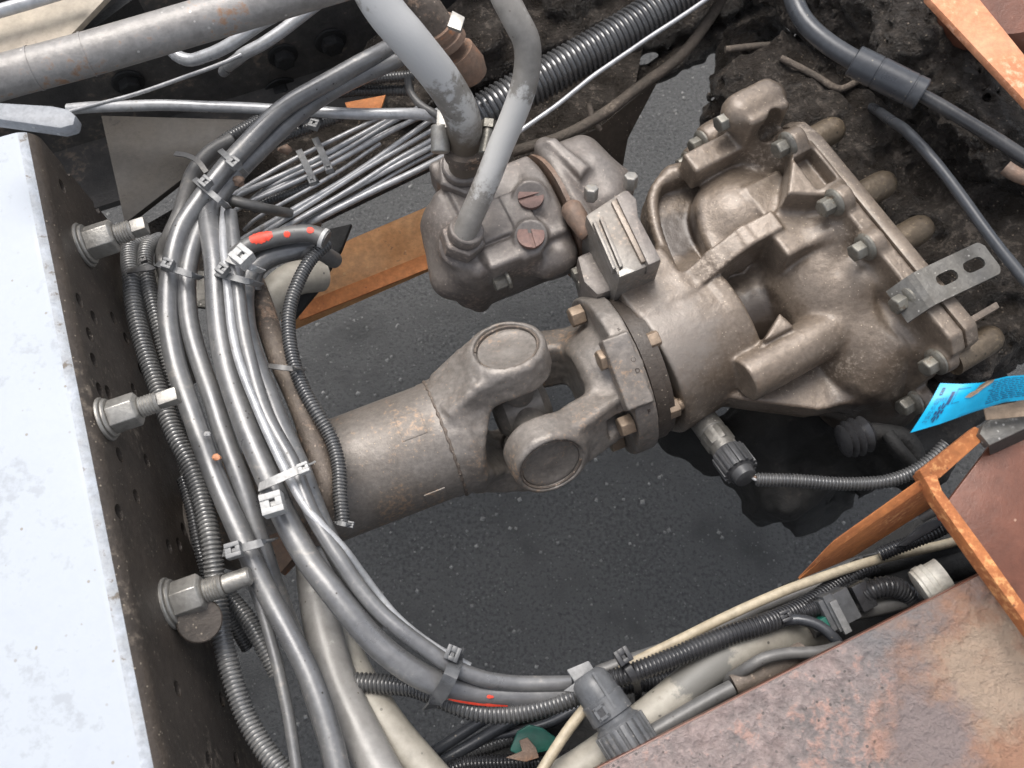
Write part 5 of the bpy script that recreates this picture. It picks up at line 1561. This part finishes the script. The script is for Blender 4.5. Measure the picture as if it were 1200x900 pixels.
# ------------------------------------------------------------------ channel contents
def connector(name, label, c, d, up, segs, m, group=None):
    """segs: (s0, s1, half width, half height)"""
    t = Thing(name, label, 'connector', c, group)
    d = nrm(d); sd_ = nrm(np.cross(up, d)); uu = np.cross(d, sd_)
    for nm, s0, s1, w, h, mm2 in segs:
        t.part(nm, box(c + d * (s0 + s1) / 2, d * (s1 - s0) / 2, sd_ * w, uu * h), mm2, bevel=.0012)
    return t, d, sd_, uu
# big grey round plug
pc0, pc1 = at(690, 795, .735), at(736, 868, .735)
pdv = nrm(pc1 - pc0)
Lp = np.linalg.norm(pc1 - pc0)
rp = 27 * mm(pc0)
bp_ = Thing('round_plug', 'big grey round plug with ribbed collar standing over the lower conduits', 'connector', pc0 - np.array([0, 0, .02]))
bp_.part('plug_shell', lathe(pc0, pdv, [(-.004, rp * .55), (0, rp * .80), (.006, rp * .88), (.015, rp * .90), (.016, rp * .96), (.030, rp * .98), (.031, rp * .88), (.036, rp * .88)], 36), 'connector_grey')
col_ = bp_.part('collar', lathe(pc0 + pdv * .034, pdv, [(0, rp * .9), (.002, rp * 1.05), (.028, rp * 1.08), (.030, rp * 1.0), (.031, rp * .8)], 36), 'connector_grey')
u_, v_, w_ = frame(pdv)
gs = []
for k in range(20):
    a = k * math.pi / 10
    e = u_ * math.cos(a) + v_ * math.sin(a)
    gs.append(box(pc0 + pdv * .0495 + e * rp * 1.08, pdv * .0125, np.cross(pdv, e) * .0018, e * .0017))
bp_.part('collar_rib', join(*gs), 'connector_grey', bevel=.0006, parent=col_)
upv = nrm(np.array([.15, -.1, 1.])); upv = nrm(upv - pdv * (upv @ pdv)); sdv = np.cross(pdv, upv)
fr = []
for s_ in (-1, 1):
    fr.append(box(pc0 + pdv * .023 + sdv * (.008 + s_ * .0035) + upv * rp * .95, pdv * .0045, sdv * .001, upv * .0015))
    fr.append(box(pc0 + pdv * (.023 + s_ * .0038) + sdv * .008 + upv * rp * .95, pdv * .001, sdv * .0045, upv * .0015))
bp_.part('latch_window', join(*fr), 'connector_grey')
bp_.part('window_dark', box(pc0 + pdv * .023 + sdv * .008 + upv * rp * .93, pdv * .003, sdv * .003, upv * .0012), 'nylon_black')
bp_.part('seam_ridge', box(pc0 + pdv * .012 - sdv * .002 + upv * rp * .91, pdv * .014, sdv * .0009, upv * .0012), 'connector_grey')
bp_.part('tail', cyl(pc0 + pdv * .064, pc0 + pdv * .078, rp * .72, ch=.002), 'connector_dark')
bp_.part('mount_tab', slab([at(664, 785, .715), at(690, 774, .715), at(700, 790, .715), at(682, 812, .715), at(660, 810, .715), at(674, 800, .715)], (0, 0, -.004)), 'nylon', bevel=.001)
cable('corrugated_conduit', 'corrugated conduit leaving the big grey plug, nearer the asphalt side', [(690, 806, .70), (720, 796, .71), (752, 785, .715), (800, 768, .715), (850, 748, .715), (895, 732, .712), (930, 716, .70), (960, 700, .69), (985, 682, .68), (1010, 664, .67)], 24, 'conduit_black', 6.0)
cable('corrugated_conduit', 'second corrugated conduit behind the black tie at the plug', [(700, 815, .675), (730, 805, .675), (770, 800, .67), (815, 785, .66), (870, 765, .65)], 20, 'conduit_black', 5.6)
cable('grey_tube', 'smooth dark grey tube under the cream cable along the channel', [(700, 788, .68), (726, 778, .68), (800, 752, .67), (850, 732, .665), (900, 710, .66), (950, 690, .66), (1000, 672, .655)], 15, 'dull_cable', cat='tube')
cable('grey_tube', 'broad dark tube in the middle of the channel', [(820, 745, .645), (880, 718, .645), (930, 695, .645), (1000, 665, .645), (1060, 650, .64)], 22, 'conduit', cat='tube')
cable('beige_hose', 'worn beige hose coming out from under the rusted rail edge', [(640, 925, .70), (700, 886, .70), (760, 838, .70), (800, 805, .70), (840, 776, .70), (880, 755, .695), (925, 745, .68), (960, 742, .665)], 43, 'beige_hose', cat='hose', sides=26)
cable('grey_tube', 'small grey tube along the rail edge right of the beige hose', [(740, 872, .72), (780, 848, .722), (820, 826, .722), (858, 806, .722)], 19, 'dull_cable', cat='tube')
cable('bent_tube', 'grey bent tube crossing the end of the beige hose', [(838, 800, .69), (858, 792, .71), (876, 781, .725), (895, 770, .73), (925, 764, .73), (962, 763, .73), (985, 758, .72)], 14, 'dull_cable', cat='tube')
cable('rubber_strip', 'curved black rubber strip beside the beige hose end', [(908, 730, .705), (935, 726, .71), (960, 733, .712), (976, 746, .712), (990, 765, .70)], 13, 'black_rubber', cat='strip')
cable('rusty_fitting', 'rusty coupling lying against the rail edge below the bent tube', [(860, 803, .715), (885, 790, .716), (915, 776, .715), (940, 764, .71)], 24, 'rusty_pipe', cat='fitting')
cable('corrugated_conduit', 'corrugated conduit rising to the square connector', [(920, 725, .70), (938, 717, .70), (955, 711, .70), (968, 707, .70)], 21, 'conduit_black', 5.6)
cable('corrugated_conduit', 'thin corrugated conduit crossing above the square connector', [(962, 712, .675), (985, 690, .68), (1005, 674, .68), (1025, 664, .675)], 17, 'conduit_black', 5.2)
cable('corrugated_conduit', 'fat corrugated conduit between square connector and white cap', [(1008, 700, .70), (1022, 692, .705), (1040, 688, .705), (1055, 692, .70), (1066, 702, .69)], 25, 'conduit_black', 6.4)
cable('corrugated_conduit', 'corrugated conduit passing under the orange blade towards the sheet', [(1030, 650, .69), (1060, 636, .695), (1090, 624, .70), (1112, 614, .70), (1140, 600, .70)], 17, 'conduit_black', 5.0)
cable('grey_tube', 'thick grimy tube right of the cream cable at the back of the channel', [(1015, 665, .65), (1060, 655, .65), (1110, 645, .65), (1170, 632, .65)], 26, 'dark_metal', cat='tube')
cable('grey_tube', 'large black tube beside the white cap', [(1030, 690, .64), (1090, 668, .645), (1140, 655, .645), (1190, 640, .64)], 40, 'dark_metal', cat='tube')
cable('grey_tube', 'dark pipe tucked along the rail edge below the square connector', [(950, 738, .69), (985, 722, .69), (1030, 712, .69), (1075, 698, .69)], 22, 'dull_cable', cat='tube')
c = at(962, 722, .700); d = at(1004, 700, .700) - c
u0 = np.array([0, -.2, 1.])
t, d, s2_, uu = connector('square_connector', 'grey rectangular connector with latch in the lower channel', c, d, u0, [('body', 0, .026, .0125, .009, 'connector_grey'), ('latch', .004, .012, .0145, .0112, 'connector_grey'), ('rear_block', .029, .042, .0105, .009, 'conduit_black')], 'connector_grey')
t.part('latch_arm', box(c + d * .009 - s2_ * .004 + uu * .012, d * .003, s2_ * .013, uu * .0018), 'nylon', bevel=.0006)
t.part('green_seal', box(c - d * .002 - s2_ * .006, d * .003, s2_ * .006, uu * .008), 'green_plastic', bevel=.0008)
c = at(1076, 690, .725); d = nrm(at(1098, 700, .725) - c)
cdir = nrm(np.array([.75, .42, .25]))
wc = Thing('white_cap', 'round dirty white cap against the rusted rail edge', 'cap', c - np.array([0, 0, .02]))
wc.part('cap_body', lathe(c, cdir, [(0, .010), (.001, .0135), (.012, .0140), (.013, .0128), (.022, .0128)], 32), 'white_plastic')
cd_ = cdir
wc.part('cap_rim', lathe(c + cd_ * .003, cd_, [(0, .0138), (.001, .0146), (.005, .0146), (.006, .0138)], 32), 'white_plastic')
single('grey_clip', 'flat grey block clip beneath the orange blade', 'clip', slab([at(1052, 640, .705), at(1085, 612, .71), at(1105, 605, .71), at(1104, 616, .71), at(1062, 640, .705)], (0, 0, -.012)), 'connector_dark', bevel=.002)
cable('grey_tube', 'short grey rod end just under the orange blade corner', [(1078, 606, .72), (1092, 599, .725), (1112, 590, .725)], 14, 'connector_dark' if False else 'dull_cable', cat='tube')
single('red_chip', 'tiny red plastic chip beside the orange upright edge', 'chip', slab([at(1100, 604, .725), at(1110, 602, .725), at(1112, 607, .725), at(1103, 609, .725)], (0, 0, -.004)), 'red_paint')
# green part at the bottom
gt = [at(x, y, .632) for x, y in ((597, 880), (606, 857), (620, 849), (636, 853), (654, 866), (642, 880), (612, 887))]
single('green_plate', 'dark green plastic part under the looms at the bottom edge', 'plastic part', slab(gt, (0, 0, -.012)), 'green_plastic', bevel=.002)
single('rust_scrap', 'torn rusty metal scrap lying on the green plastic part', 'scrap', slab([at(592, 888, .645), at(612, 880, .646), at(608, 868, .646), at(618, 864, .646), at(628, 876, .648), at(632, 888, .645), at(615, 893, .645)], (0, 0, -.004)), 'copper_rust', bevel=.001)
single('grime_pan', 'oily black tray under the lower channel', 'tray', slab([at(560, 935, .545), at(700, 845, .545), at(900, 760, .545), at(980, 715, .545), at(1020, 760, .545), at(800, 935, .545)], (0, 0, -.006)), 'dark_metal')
